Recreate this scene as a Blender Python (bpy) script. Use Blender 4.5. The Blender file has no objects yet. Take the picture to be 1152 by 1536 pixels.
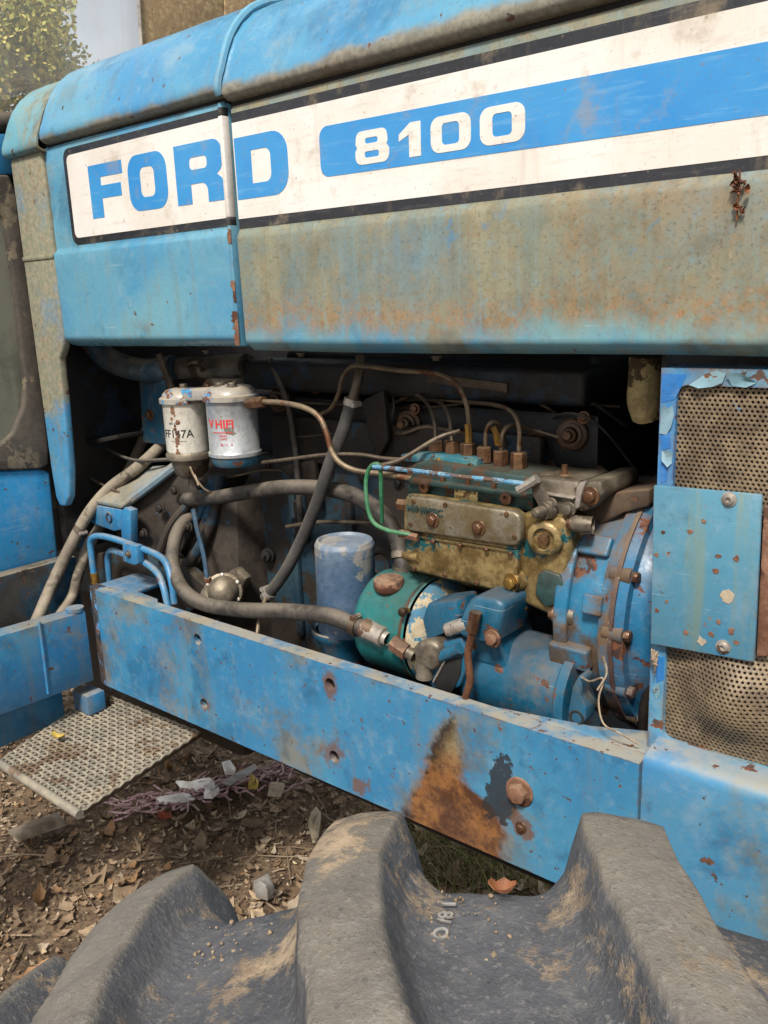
import bpy, bmesh, math, random
import numpy as np
from mathutils import Vector, Matrix, noise as mnoise

random.seed(7)
rng = np.random.default_rng(7)
SC = bpy.context.scene
COL = SC.collection
GZ = -0.12                                   # ground level

# ------------------------------------------------------------------ camera
CAM = Vector((0.0, -1.0, 1.30))
FWD = Vector((-0.63410218, 0.73514077, -0.23975504))
RIGHT = Vector((0.7628588, 0.64540965, -0.03863726))
DOWN = Vector((0.12633639, -0.20739922, -0.97006427))
FPX = 1310.0
cam = bpy.data.cameras.new('camera')
cam.sensor_fit = 'VERTICAL'
cam.sensor_height = 36.0
cam.lens = 36.0 * FPX / 1536.0
cam.clip_start = 0.02
cam.clip_end = 500.0
cam_o = bpy.data.objects.new('camera', cam)
COL.objects.link(cam_o)
m3 = Matrix((RIGHT, -DOWN, -FWD)).transposed()
cam_o.matrix_world = Matrix.Translation(CAM) @ m3.to_4x4()
SC.camera = cam_o

# ------------------------------------------------------------------ world and sun
SUN_EL, SUN_AZ = math.radians(51), math.radians(156)      # azimuth clockwise from +Y
w = bpy.data.worlds.new('World'); SC.world = w; w.use_nodes = True
nt = w.node_tree
bg = nt.nodes['Background']
sky = nt.nodes.new('ShaderNodeTexSky')
sky.sky_type = 'NISHITA'; sky.sun_disc = False
sky.sun_elevation = SUN_EL; sky.sun_rotation = SUN_AZ
sky.air_density = 1.0; sky.dust_density = 4.0; sky.ozone_density = 1.0
# thin bright cloud over the whole sky
tc = nt.nodes.new('ShaderNodeTexCoord'); cn = nt.nodes.new('ShaderNodeTexNoise'); cn.inputs['Scale'].default_value = 2.2; cn.inputs['Detail'].default_value = 6
nt.links.new(tc.outputs['Generated'], cn.inputs['Vector'])
cr = nt.nodes.new('ShaderNodeMapRange'); nt.links.new(cn.outputs['Fac'], cr.inputs[0])
for k, v in zip((1, 2, 3, 4), (.38, .62, .55, .85)): cr.inputs[k].default_value = v
cm = nt.nodes.new('ShaderNodeMix'); cm.data_type = 'RGBA'
nt.links.new(cr.outputs[0], cm.inputs[0]); nt.links.new(sky.outputs[0], cm.inputs[6]); cm.inputs[7].default_value = (11.5, 11.5, 11.8, 1)
nt.links.new(cm.outputs[2], bg.inputs[0])
bg.inputs[1].default_value = 0.07
sun = bpy.data.lights.new('sun', 'SUN')
sun.energy = 4.0; sun.angle = math.radians(11); sun.color = (1.0, 0.94, 0.86)
sun_o = bpy.data.objects.new('sun', sun); COL.objects.link(sun_o)
sd = Vector((math.sin(SUN_AZ) * math.cos(SUN_EL), math.cos(SUN_AZ) * math.cos(SUN_EL), math.sin(SUN_EL)))
sun_o.rotation_euler = sd.to_track_quat('Z', 'Y').to_euler()
SC.view_settings.view_transform = 'Standard'
SC.view_settings.look = 'None'
SC.view_settings.gamma = 1.0
SC.view_settings.use_curve_mapping = False
SC.view_settings.exposure = 0.36
SC.cycles.use_denoising = True
SC.cycles.max_bounces = 8
SC.cycles.transparent_max_bounces = 12

# ------------------------------------------------------------------ helpers
def P(px, py, Y=None, X=None, Z=None):
    """place on the sight line of a photo pixel at a known real distance (plane Y, X or Z)"""
    r = FWD + RIGHT * ((px - 576.0) / FPX) + DOWN * ((py - 768.0) / FPX)
    if Y is not None: t = (Y - CAM.y) / r.y
    elif X is not None: t = (X - CAM.x) / r.x
    else: t = (Z - CAM.z) / r.z
    return CAM + r * t

def lin(h):
    h = h.lstrip('#')
    c = [int(h[i:i + 2], 16) / 255 for i in (0, 2, 4)]
    return tuple(((v / 12.92) if v <= .04045 else ((v + .055) / 1.055) ** 2.4) for v in c) + (1.0,)

class B:
    """small node-graph builder"""
    def __init__(s, name):
        s.m = bpy.data.materials.new(name); s.m.use_nodes = True
        s.t = s.m.node_tree; s.p = s.t.nodes['Principled BSDF']; s._c = None
    def new(s, ty): return s.t.nodes.new(ty)
    def put(s, sock, v):
        if v is None: return
        if isinstance(v, bpy.types.NodeSocket): s.t.links.new(v, sock)
        elif isinstance(v, (tuple, list)) and sock.type == 'RGBA' and len(v) == 3: sock.default_value = tuple(v) + (1,)
        else: sock.default_value = v
    def co(s):
        if s._c is None: s._c = s.new('ShaderNodeTexCoord').outputs['Object']
        return s._c
    def map(s, scale=(1, 1, 1), vec=None, loc=(0, 0, 0)):
        n = s.new('ShaderNodeMapping'); s.put(n.inputs['Vector'], vec or s.co()); n.inputs['Scale'].default_value = scale
        n.inputs['Location'].default_value = loc
        return n.outputs[0]
    def noise(s, scale, detail=6, rough=.6, vec=None, dist=0.0):
        n = s.new('ShaderNodeTexNoise'); s.put(n.inputs['Vector'], vec or s.co())
        n.inputs['Scale'].default_value = scale; n.inputs['Detail'].default_value = detail
        n.inputs['Roughness'].default_value = rough; n.inputs['Distortion'].default_value = dist
        m = s.new('ShaderNodeMath'); m.operation = 'MULTIPLY_ADD'; s.t.links.new(n.outputs['Fac'], m.inputs[0]); m.inputs[1].default_value = 1.6; m.inputs[2].default_value = -.30
        return m.outputs[0]
    def vor(s, scale, feature='F1', vec=None, out='Distance'):
        n = s.new('ShaderNodeTexVoronoi'); s.put(n.inputs['Vector'], vec or s.co())
        n.feature = feature; n.inputs['Scale'].default_value = scale
        return n.outputs[out]
    def ramp(s, v, lo, hi, a=0.0, b=1.0):
        n = s.new('ShaderNodeMapRange'); n.interpolation_type = 'SMOOTHSTEP'
        s.put(n.inputs[0], v)
        for k, x in zip((1, 2, 3, 4), (lo, hi, a, b)): s.put(n.inputs[k], x)
        return n.outputs[0]
    def math(s, op, a, b=None):
        n = s.new('ShaderNodeMath'); n.operation = op; s.put(n.inputs[0], a); s.put(n.inputs[1], b)
        return n.outputs[0]
    def mul(s, a, b): return s.math('MULTIPLY', a, b)
    def add(s, a, b): return s.math('ADD', a, b)
    def mx(s, a, b): return s.math('MAXIMUM', a, b)
    def mix(s, f, a, b):
        n = s.new('ShaderNodeMix'); n.data_type = 'RGBA'
        s.put(n.inputs[0], f); s.put(n.inputs[6], a); s.put(n.inputs[7], b)
        return n.outputs[2]
    def xyz(s, vec=None):
        n = s.new('ShaderNodeSeparateXYZ'); s.put(n.inputs[0], vec or s.co()); return n.outputs
    def curve(s, v, pts):
        """piecewise curve value over 0..1"""
        n = s.new('ShaderNodeFloatCurve'); c = n.mapping.curves[0]
        c.points[0].location = pts[0]; c.points[1].location = pts[-1]
        for q in pts[1:-1]: c.points.new(*q)
        n.mapping.update(); s.put(n.inputs['Value'], v)
        return n.outputs[0]
    def bump(s, h, strength=.3, dist=.002):
        n = s.new('ShaderNodeBump'); s.put(n.inputs['Height'], h)
        n.inputs['Strength'].default_value = strength; n.inputs['Distance'].default_value = dist
        s.t.links.new(n.outputs[0], s.p.inputs['Normal']); return n
    def edge(s, radius=.004):
        bv = s.new('ShaderNodeBevel'); bv.samples = 3; bv.inputs[0].default_value = radius
        g = s.new('ShaderNodeNewGeometry')
        d = s.new('ShaderNodeVectorMath'); d.operation = 'DOT_PRODUCT'
        s.t.links.new(bv.outputs[0], d.inputs[0]); s.t.links.new(g.outputs['Normal'], d.inputs[1])
        return s.ramp(d.outputs['Value'], .985, .90)
    def up(s):
        g = s.new('ShaderNodeNewGeometry'); return s.xyz(g.outputs['Normal'])[2]
    def done(s, col=None, rough=None, metal=None):
        s.put(s.p.inputs['Base Color'], col); s.put(s.p.inputs['Roughness'], rough); s.put(s.p.inputs['Metallic'], metal)
        return s.m

RUST = lin('#6b4128'); RUST_L = lin('#9a6a42'); DIRT = lin('#7d745a'); DUST = lin('#a2957c'); PRIMER = lin('#4a3c38')

def paint(name, c1, c2, rough=.42, dirt=DIRT, dirt_amt=.35, dirt_scale=5, chip=.68, chip_scale=26, edge=.5, streak=.35,
          under=PRIMER, mask=None, mask_col=None, extra=None, up_dust=0.0, edge_r=.004, dust_col=DUST, pk=1.0):
    """old enamel: two tones, grime, vertical streaks, chips down to primer and rust, worn edges"""
    def soft(c):
        L = .3 * c[0] + .5 * c[1] + .2 * c[2]
        if c[2] < c[0] * 2.2: return c
        return (c[0] * .95 + (L - c[0]) * .05, c[1] * 1.01, c[2] * .86, 1)
    c1, c2 = soft(c1), soft(c2)
    chip_scale *= 1.5; chip += .02
    b = B(name)
    col = b.mix(b.ramp(b.noise(2.6, 4, .6, dist=.4), .3, .7), c1, c2)
    fine = b.noise(55, 5, .7); mid = b.noise(9, 6, .68); vf = b.noise(190, 3, .75)
    g_ = lin('#98a6ac'); pale = tuple(c2[i] * .45 + g_[i] * .55 for i in range(3)) + (1,)
    deep = tuple(v * .62 for v in c1[:3]) + (1,)
    col = b.mix(b.ramp(mid, .56, .84, 0, .62 * pk), col, pale)
    col = b.mix(b.ramp(b.noise(5, 5, .62, vec=b.map((1, 1, 1), loc=(7, 3, 5)), dist=.6), .56, .80, 0, .7), col, deep)
    col = b.mix(b.ramp(fine, .5, .85, 0, .30 * pk), col, pale)
    col = b.mix(b.ramp(vf, .60, .85, 0, .45), col, tuple(v * .5 for v in dirt[:3]) + (1,))
    scr = b.noise(1.0, 2, .5, vec=b.map((5, 5, 330), loc=(.3, .2, 1)))
    col = b.mix(b.mul(b.ramp(scr, .80, .88), b.ramp(mid, .45, .65, 0, .55)), col, lin('#b9c4c6'))
    col = b.mix(b.ramp(b.noise(14, 7, .72, vec=b.map((1, 1, 1), loc=(2, 8, 4))), .58, .80, 0, .42), col, tuple(v * .45 for v in c1[:3]) + (1,))
    if streak:
        st = b.noise(1.0, 6, .6, vec=b.map((34, 34, 2.2)))
        col = b.mix(b.ramp(st, .50, .78, 0, streak), col, dirt)
    dm = b.ramp(b.add(b.noise(dirt_scale, 8, .65), b.mul(fine, .16)), .70 - dirt_amt * .3, .90 - dirt_amt * .2)
    dcol = b.mix(b.ramp(b.noise(17, 6), .35, .65), dirt, tuple(v * .55 for v in dirt[:3]) + (1,))
    dm = b.mul(dm, min(1.0, .35 + dirt_amt))
    col = b.mix(dm, col, dcol)
    if mask:
        mm = mask(b)
        rust_n = b.mul(b.ramp(b.noise(48, 8, .75), .40, .75), b.ramp(b.noise(4, 4, .6), .35, .65, .35, 1.0))
        mc = b.mix(b.mul(rust_n, .42), mask_col or dirt, b.mix(b.ramp(b.noise(60, 4), .4, .6), RUST_L, RUST))
        mc = b.mix(b.ramp(b.noise(90, 3), .35, .7, 0, .5), mc, DUST)
        mc = b.mix(b.ramp(vf, .55, .85, 0, .5), mc, lin('#574735'))
        col = b.mix(mm, col, mc); dm = b.mx(dm, mm)
    if up_dust:
        ud = b.mul(b.ramp(b.up(), .35, .95), b.ramp(b.noise(14, 6, .7), .30, .62, .15, up_dust))
        col = b.mix(ud, col, dust_col); dm = b.mx(dm, ud)
    cn = b.noise(chip_scale, 7, .62)
    cm = b.ramp(cn, chip, chip + .02)
    em = b.mul(b.edge(edge_r), b.ramp(b.noise(40, 6, .7), .62 - edge * .3, .72 - edge * .2)) if edge else None
    if em is not None: cm = b.mx(cm, em)
    ccol = b.mix(b.ramp(b.noise(70, 4), .4, .6), under, RUST)
    col = b.mix(cm, col, ccol)
    h = b.add(b.mul(cm, -1.0), b.add(b.mul(fine, .25), b.mul(dm, .35)))
    if extra:
        col, h = extra(b, col, h)
    r = b.add(b.mul(b.mx(dm, cm), .40), b.ramp(fine, .2, .8, rough - .14, rough + .06))
    b.bump(h, .35, .0012)
    return b.done(col, r)

def grimy(name, c1, c2, rough=.6, metal=0.0, scale=18, dust=.4, spots=None, spot_thr=.6, bump=.4, dust_col=DUST, spot_scale=12, fine=90):
    """dirty machine surface: two tones, grime blotches, dust lying on top"""
    b = B(name)
    n1 = b.noise(scale, 7, .68)
    col = b.mix(b.ramp(n1, .32, .68), c1, c2)
    if spots: 
        sm = b.ramp(b.noise(spot_scale, 8, .66), spot_thr, spot_thr + .03)
        col = b.mix(sm, col, spots)
    f = b.noise(fine, 5, .7)
    col = b.mix(b.ramp(f, .35, .8, 0, .4), col, tuple(v * .35 for v in c1[:3]) + (1,))
    if dust:
        ud = b.mul(b.ramp(b.up(), -.1, .9), b.ramp(b.noise(9, 6, .7), .3, .65, .1, dust))
        col = b.mix(ud, col, dust_col)
    b.bump(b.add(n1, b.mul(f, .6)), bump, .0015)
    return b.done(col, b.ramp(n1, .2, .8, rough - .12, rough + .15), metal)

# ---- object helpers
BASE = Vector((-0.9, 0.35, GZ))
def tag(o, label=None, cat=None, group=None, kind=None):
    for k, v in (('label', label), ('category', cat), ('group', group), ('kind', kind)):
        if v: o[k] = v
    return o
tractor = bpy.data.objects.new('tractor', None); COL.objects.link(tractor)
tractor.location = BASE
tag(tractor, 'old weathered blue farm tractor with open engine bay beside the mud', 'tractor')
PINV = Matrix.Translation(-BASE)

def obj(name, me, mat=None, parent=None, label=None, smooth=40):
    o = bpy.data.objects.new(name, me); COL.objects.link(o)
    if mat is not None and len(me.materials) == 0: me.materials.append(mat)
    if smooth:
        me.shade_smooth(); me.set_sharp_from_angle(angle=math.radians(smooth))
    if parent is not None:
        o.parent = parent
        if parent is tractor: o.matrix_parent_inverse = PINV
    if label: o['label'] = label
    return o

def mesh(name, v, f):
    me = bpy.data.meshes.new(name); me.from_pydata([tuple(p) for p in v], [], f); me.update(); return me

def from_bm(name, bm, bevel=0, segs=2, ang=25):
    bmesh.ops.recalc_face_normals(bm, faces=bm.faces)
    if bevel:
        es = [e for e in bm.edges if len(e.link_faces) == 2 and e.calc_face_angle(0) > math.radians(ang)]
        bmesh.ops.bevel(bm, geom=es, offset=bevel, segments=segs, affect='EDGES', profile=.5, clamp_overlap=True)
    me = bpy.data.meshes.new(name); bm.to_mesh(me); bm.free(); return me

def hexa(name, c8, bevel=.002, segs=2):
    """box from 8 corners: bottom ring 0-3, top ring 4-7"""
    bm = bmesh.new(); vs = [bm.verts.new(c) for c in c8]
    for q in ((3, 2, 1, 0), (4, 5, 6, 7), (0, 1, 5, 4), (1, 2, 6, 5), (2, 3, 7, 6), (3, 0, 4, 7)): bm.faces.new([vs[i] for i in q])
    return from_bm(name, bm, bevel, segs)

def box(name, x0, x1, y0, y1, z0, z1, bevel=.002, segs=2):
    return hexa(name, [(x0, y0, z0), (x1, y0, z0), (x1, y1, z0), (x0, y1, z0), (x0, y0, z1), (x1, y0, z1), (x1, y1, z1), (x0, y1, z1)], bevel, segs)

def prism(name, pts, off, bevel=.002, segs=2):
    """polygon (3D points in one plane) swept along the offset vector"""
    bm = bmesh.new(); off = Vector(off)
    a = [bm.verts.new(p) for p in pts]; c = [bm.verts.new(Vector(p) + off) for p in pts]
    n = len(pts)
    bm.faces.new(a); bm.faces.new(c[::-1])
    for i in range(n): bm.faces.new((a[i], a[(i + 1) % n], c[(i + 1) % n], c[i]))
    return from_bm(name, bm, bevel, segs)

def prism_at(name, pix, Y, depth, bevel=.002, segs=2):
    return prism(name, [P(a, c, Y=Y) for a, c in pix], (0, depth, 0), bevel, segs)

def spline(pts, k=8):
    pts = [Vector(p) for p in pts]
    if len(pts) < 3: return pts
    q = [pts[0] * 2 - pts[1]] + pts + [pts[-1] * 2 - pts[-2]]
    out = []
    for i in range(1, len(q) - 2):
        a, b_, c, d = q[i - 1:i + 3]
        for j in range(k):
            t = j / k
            out.append(.5 * ((2 * b_) + (c - a) * t + (2 * a - 5 * b_ + 4 * c - d) * t * t + (3 * b_ - a - 3 * c + d) * t ** 3))
    out.append(pts[-1]); return out

def tube_data(path, r, seg=10, cap=True):
    path = [Vector(p) for p in path]; n = len(path)
    rr = r if callable(r) else (lambda t: r)
    T = []
    for i in range(n):
        d = path[min(i + 1, n - 1)] - path[max(i - 1, 0)]; T.append(d.normalized() if d.length > 1e-9 else Vector((0, 0, 1)))
    u = T[0].orthogonal().normalized(); v = []; f = []
    for i in range(n):
        u = (u - T[i] * u.dot(T[i])).normalized(); w_ = T[i].cross(u); R = rr(i / (n - 1))
        for k in range(seg):
            a = 2 * math.pi * k / seg
            v.append(path[i] + (u * math.cos(a) + w_ * math.sin(a)) * R)
    for i in range(n - 1):
        for k in range(seg):
            f.append((i * seg + k, i * seg + (k + 1) % seg, (i + 1) * seg + (k + 1) % seg, (i + 1) * seg + k))
    if cap: f.append(tuple(range(seg))[::-1]); f.append(tuple((n - 1) * seg + k for k in range(seg)))
    return v, f

def tube(name, pts, r, seg=10, k=8, smooth=True):
    return mesh(name, *tube_data(spline(pts, k) if smooth else pts, r, seg))

def lathe(name, o, axis, prof, seg=32, a0=0, a1=2 * math.pi, ref=None):
    o = Vector(o); ax = Vector(axis).normalized()
    u = (Vector(ref) - ax * Vector(ref).dot(ax)).normalized() if ref else ax.orthogonal().normalized()
    w_ = ax.cross(u)
    full = abs(a1 - a0 - 2 * math.pi) < 1e-6; m = seg if full else seg + 1
    v = []; f = []
    for (t, r) in prof:
        for k in range(m):
            a = a0 + (a1 - a0) * k / seg
            v.append(o + ax * t + (u * math.cos(a) + w_ * math.sin(a)) * max(r, 1e-5))
    for i in range(len(prof) - 1):
        for k in range(seg):
            k2 = (k + 1) % m
            f.append((i * m + k, i * m + k2, (i + 1) * m + k2, (i + 1) * m + k))
    return mesh(name, v, f)

def join(name, *datas):
    v = []; f = []
    for a, c in datas:
        n = len(v); v += list(a); f += [tuple(i + n for i in q) for q in c]
    return mesh(name, v, f)

def place(o, loc, axis, spin=0.0):
    q = Vector(axis).normalized().to_track_quat('Z', 'Y').to_matrix().to_4x4()
    o.matrix_basis = Matrix.Translation(loc) @ q @ Matrix.Rotation(spin, 4, 'Z')

_bolt = {}
def bolt_mesh(r, washer=True):
    key = (round(r, 4), washer)
    if key not in _bolt:
        bm = bmesh.new()
        def ring(rr, z, n, rot=0): return [bm.verts.new((rr * math.cos(2 * math.pi * k / n + rot), rr * math.sin(2 * math.pi * k / n + rot), z)) for k in range(n)]
        def bridge(a, b_):
            n = len(a)
            for k in range(n): bm.faces.new((a[k], a[(k + 1) % n], b_[(k + 1) % n], b_[k]))
        if washer:
            w1, w2, w3 = ring(r * 1.45, -.001, 18), ring(r * 1.45, r * .22, 18), ring(r * .6, r * .26, 18)
            bridge(w1, w2); bridge(w2, w3)
        a, c, d = ring(r, 0, 6), ring(r, r * .85, 6), ring(r * .84, r * 1.0, 6)
        bridge(a, c); bridge(c, d); bm.faces.new(d)
        _bolt[key] = from_bm('bolt', bm, r * .05, 1, 40)
    return _bolt[key]

def bolt(loc, axis, r, mat, parent, name='bolt', washer=True, spin=None):
    me0 = bolt_mesh(r, washer)
    key = (me0.name, mat.name)
    if key not in _bolt:
        m2 = me0.copy(); m2.materials.append(mat); _bolt[key] = m2
    o = obj(name, _bolt[key], None, parent, smooth=30)
    place(o, loc, axis, random.random() * 1.0 if spin is None else spin)
    return o

def strip_grid(name, prof, xs, amp=.0012, thick=.004, jitter=True):
    """pressed sheet: profile in (y, z) run along the tractor, with slight real waviness and thickness"""
    nP = len(prof); v = []; f = []
    d = []
    for i in range(nP):
        a = Vector(prof[max(i - 1, 0)]); c = Vector(prof[min(i + 1, nP - 1)]); t = (c - a).normalized(); d.append(Vector((-t.y, t.x)))
    for side in (0, 1):
        for x in xs:
            for i, (y, z) in enumerate(prof):
                k = mnoise.noise(Vector((x * 3.1, z * 4.3, 1.7))) * amp * 2 + mnoise.noise(Vector((x * 11, z * 13, 5.1))) * amp * .6 if jitter else 0
                o_ = d[i] * (k - thick * side)
                v.append((x, y - abs(0) + o_.x, z + o_.y))
    nX = len(xs); N = nX * nP
    for j in range(nX - 1):
        for i in range(nP - 1):
            q = (j * nP + i, (j + 1) * nP + i, (j + 1) * nP + i + 1, j * nP + i + 1)
            f.append(q); f.append(tuple(a + N for a in q[::-1]))
    for i in range(nP - 1):
        f.append((i, i + 1, i + 1 + N, i + N)); e = (nX - 1) * nP; f.append((e + i + 1, e + i, e + i + N, e + i + 1 + N))
    for j in range(nX - 1):
        f.append((j * nP, j * nP + N, (j + 1) * nP + N, (j + 1) * nP)); e = nP - 1
        f.append((j * nP + e, (j + 1) * nP + e, (j + 1) * nP + e + N, j * nP + e + N))
    me = mesh(name, v, f)
    bm = bmesh.new(); bm.from_mesh(me); bmesh.ops.recalc_face_normals(bm, faces=bm.faces); bm.to_mesh(me); bm.free()
    return me

def flat_shape(name, loops, Y, thick=.0006, x0=0, z0=0, sx=1, sz=1, shear=0.0):
    """filled 2D outline with holes, stood up in the panel plane facing the viewer's side"""
    cu = bpy.data.curves.new(name, 'CURVE'); cu.dimensions = '2D'; cu.fill_mode = 'BOTH'; cu.extrude = thick / 2
    for lp in loops:
        sp = cu.splines.new('POLY'); sp.points.add(len(lp) - 1); sp.use_cyclic_u = True
        for p, (u, v) in zip(sp.points, lp): p.co = (u * sx, v * sz, 0, 1)
    o = bpy.data.objects.new(name, cu); COL.objects.link(o)
    dg = bpy.context.evaluated_depsgraph_get()
    me = bpy.data.meshes.new_from_object(o.evaluated_get(dg))
    bpy.data.objects.remove(o); bpy.data.curves.remove(cu)
    for q in me.vertices:
        u, v, k = q.co; q.co = (x0 + u, Y - k, z0 + v + shear * u)
    me.name = name
    return me

def text_mesh(name, s, size, bold=0.0, extrude=.0004):
    cu = bpy.data.curves.new(name, 'FONT'); cu.body = s; cu.size = size; cu.extrude = extrude; cu.offset = bold
    cu.align_x = 'CENTER'; cu.align_y = 'CENTER'; cu.resolution_u = 3
    o = bpy.data.objects.new(name, cu); COL.objects.link(o)
    dg = bpy.context.evaluated_depsgraph_get()
    me = bpy.data.meshes.new_from_object(o.evaluated_get(dg))
    bpy.data.objects.remove(o); bpy.data.curves.remove(cu); me.name = name
    return me

def rrect(w_, h, r, n=6, x=0, y=0):
    pts = []
    for cx, cy, a in ((w_ - r, h - r, 0), (r, h - r, 90), (r, r, 180), (w_ - r, r, 270)):
        for k in range(n + 1):
            t = math.radians(a + 90 * k / n); pts.append((x + cx + r * math.cos(t), y + cy + r * math.sin(t)))
    return pts

# ------------------------------------------------------------------ materials
def lower_dirt(b):
    x, y, z = b.xyz()
    n = b.noise(7, 8, .7); n2 = b.noise(2.2, 4)
    k = b.add(z, b.mul(b.add(n, -.5), .12))
    m = b.mul(b.ramp(k, 1.222, 1.262), b.ramp(b.add(n2, b.mul(n, .5)), .42, .66, .72, 1.0))
    return b.mul(m, b.ramp(b.add(b.noise(45, 6, .75), b.mul(b.noise(6, 6, .7), .7)), .42, .80, .58, 1.0))
def strip_dirt(b):
    x, y, z = b.xyz(); n = b.noise(9, 8, .7)
    return b.mul(b.ramp(b.add(z, b.mul(b.add(n, -.5), .22)), 1.03, 1.13), b.ramp(n, .25, .5, .55, .95))
def rim_dirt(b):
    x, y, z = b.xyz(); n = b.noise(12, 8, .7)
    return b.mul(b.ramp(b.add(z, b.mul(b.add(n, -.5), .03)), 1.642, 1.626), .85)
def rail_marks(b, col, h):
    """the burnt-rust run below the pump drip, rings round the bolt holes"""
    x, y, z = b.xyz()
    n = b.noise(16, 7, .65); nn = b.add(n, -.5)
    t = b.ramp(z, .44, .70); n_t = b.math('MULTIPLY_ADD', z, 1 / .26); 
    lin_t = b.new('ShaderNodeMapRange'); b.put(lin_t.inputs[0], z); lin_t.inputs[1].default_value = .44; lin_t.inputs[2].default_value = .70
    tt = lin_t.outputs[0]
    # left and right limits of the stain as curves over height (0..1 -> x -0.85..-0.55)
    xl = b.curve(tt, [(0, .06), (.18, .10), (.37, .17), (.6, .26), (.8, .35), (1, .49)])
    xr = b.curve(tt, [(0, .74), (.2, .76), (.38, .75), (.46, .66), (.52, .55), (.72, .51), (1, .50)])
    lx = b.new('ShaderNodeMapRange'); b.put(lx.inputs[0], x); lx.inputs[1].default_value = -.85; lx.inputs[2].default_value = -.55
    xx = b.add(lx.outputs[0], b.add(b.mul(nn, .10), b.mul(b.add(b.noise(60, 4, .7), -.5), .06)))
    m = b.mul(b.ramp(b.math('SUBTRACT', xx, xl), -.03, .05), b.ramp(b.math('SUBTRACT', xr, xx), -.03, .06))
    edge_l = b.mul(m, b.ramp(b.math('SUBTRACT', xx, xl), .17, .02))
    sc = b.mix(b.ramp(b.add(b.mul(b.noise(12, 7, .7), .7), b.mul(b.noise(60, 4, .7), .3)), .35, .66), lin('#4e3122'), lin('#8a5e36'))
    apex = b.ramp(b.add(z, b.mul(nn, .05)), .575, .655)
    sc = b.mix(b.mul(apex, b.ramp(b.noise(1.0, 6, .7, vec=b.map((60, 60, 14))), .35, .65, .3, .9)), sc, lin('#8f8360'))
    sc = b.mix(b.ramp(b.noise(110, 4, .75), .5, .8, 0, .6), sc, lin('#3a2618'))
    sc = b.mix(b.mul(edge_l, b.ramp(n, .35, .55)), sc, lin('#1f1a17'))
    col = b.mix(m, col, sc)
    # dark bare patch right of the stain
    px_, pz_ = -.637, .575
    dx = b.mul(b.add(x, -px_), 1 / .020); dz = b.mul(b.add(z, -pz_), 1 / .052)
    d = b.math('SQRT', b.add(b.mul(dx, dx), b.mul(dz, dz)))
    dm = b.ramp(b.add(d, b.mul(nn, 3.2)), 1.0, .86)
    col = b.mix(b.mul(dm, .9), col, lin('#2b2a2d'))
    allm = b.mx(m, dm)
    for (hx, hz, rr) in ((-.973, .664, .034), (-.973, .528, .040), (-1.331, .524, .020), (-.596, .541, .016), (-.92, .497, .022)):
        dx = b.add(x, -hx); dz = b.add(z, -hz)
        d = b.math('SQRT', b.add(b.mul(dx, dx), b.mul(dz, dz)))
        k = b.mul(b.ramp(b.add(d, b.mul(nn, .07)), rr, rr * .55), .85)
        col = b.mix(k, col, lin('#6a4d3d'))
    return col, b.add(h, b.mul(allm, -.7))

def panel_grime(b, col, h):
    x, y, z = b.xyz()
    st = b.noise(1.0, 6, .65, vec=b.map((16, 16, 5.5))); blot = b.noise(4.5, 5, .6, dist=.5); b2 = b.noise(3.2, 4, .6, vec=b.map((1, 1, 1), loc=(5, 9, 2)))
    sp_ = b.noise(170, 3, .8); sp2 = b.noise(75, 5, .75)
    k = b.add(z, b.add(b.mul(b.add(blot, -.5), .05), b.mul(b.add(st, -.5), .035)))
    film = b.mul(b.ramp(k, 1.224, 1.272), b.ramp(b.add(b.mul(st, .6), b.mul(sp2, .4)), .25, .62, .62, .97))
    ol = b.mix(b.ramp(st, .25, .78), lin('#76745f'), lin('#8c8970'))
    ol = b.mix(b.ramp(blot, .48, .78, 0, .55), ol, lin('#6d838a'))
    rm = b.ramp(b.add(b2, b.mul(b.add(x, .75), .22)), .46, .78)
    ol = b.mix(b.mul(rm, b.ramp(b.add(sp2, b.mul(st, .5)), .45, 1.1, .05, .62)), ol, lin('#8d6f4e'))
    lowr = b.mul(b.ramp(k, 1.315, 1.255), b.ramp(sp2, .36, .66, .15, .9))
    ol = b.mix(lowr, ol, lin('#9c7040'))
    m1 = b.noise(16, 7, .72, dist=.4); m2 = b.noise(27, 6, .7, vec=b.map((1, 1, 1), loc=(4, 4, 9)))
    ol = b.mix(b.ramp(m1, .42, .80, 0, .55), ol, lin('#5f5843'))
    vs_ = b.noise(1.0, 5, .65, vec=b.map((48, 48, 2.4)))
    ol = b.mix(b.ramp(vs_, .50, .80, 0, .28), ol, lin('#6a5a40'))
    ol = b.mix(b.ramp(vs_, .45, .22, 0, .28), ol, lin('#7f9a9c'))
    ol = b.mix(b.ramp(m2, .52, .80, 0, .60), ol, lin('#8f7650'))
    ol = b.mix(b.mul(b.ramp(m2, .45, .22), b.ramp(st, .3, .6, 0, .55)), ol, lin('#6f929e'))
    ol = b.mix(b.ramp(sp_, .52, .82, 0, .6), ol, lin('#4e4232'))
    ol = b.mix(b.ramp(sp2, .64, .85, 0, .5), ol, lin('#a59d88'))
    ol = b.mix(b.mul(b.ramp(b.noise(17, 5, .6, dist=1.0), .70, .80, 0, .7), b.ramp(blot, .4, .6)), ol, lin('#44789a'))
    col = b.mix(film, col, ol)
    return col, b.add(h, b.mul(sp_, .25))
BL1, BL2 = lin('#3f8cc4'), lin('#5d9dc8')
M = {}
M['hood_door'] = paint('hood_door_paint', lin('#4a8dbd'), lin('#6a9dbb'), .34, dirt_amt=.18, chip=.735, edge=.25, streak=.22)
M['hood_panel'] = paint('hood_panel_paint', lin('#4a8fbd'), lin('#79a3b0'), .5, dirt=lin('#87806a'), dirt_amt=.5, chip=.76, edge=.3, streak=.45, extra=panel_grime)
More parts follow.
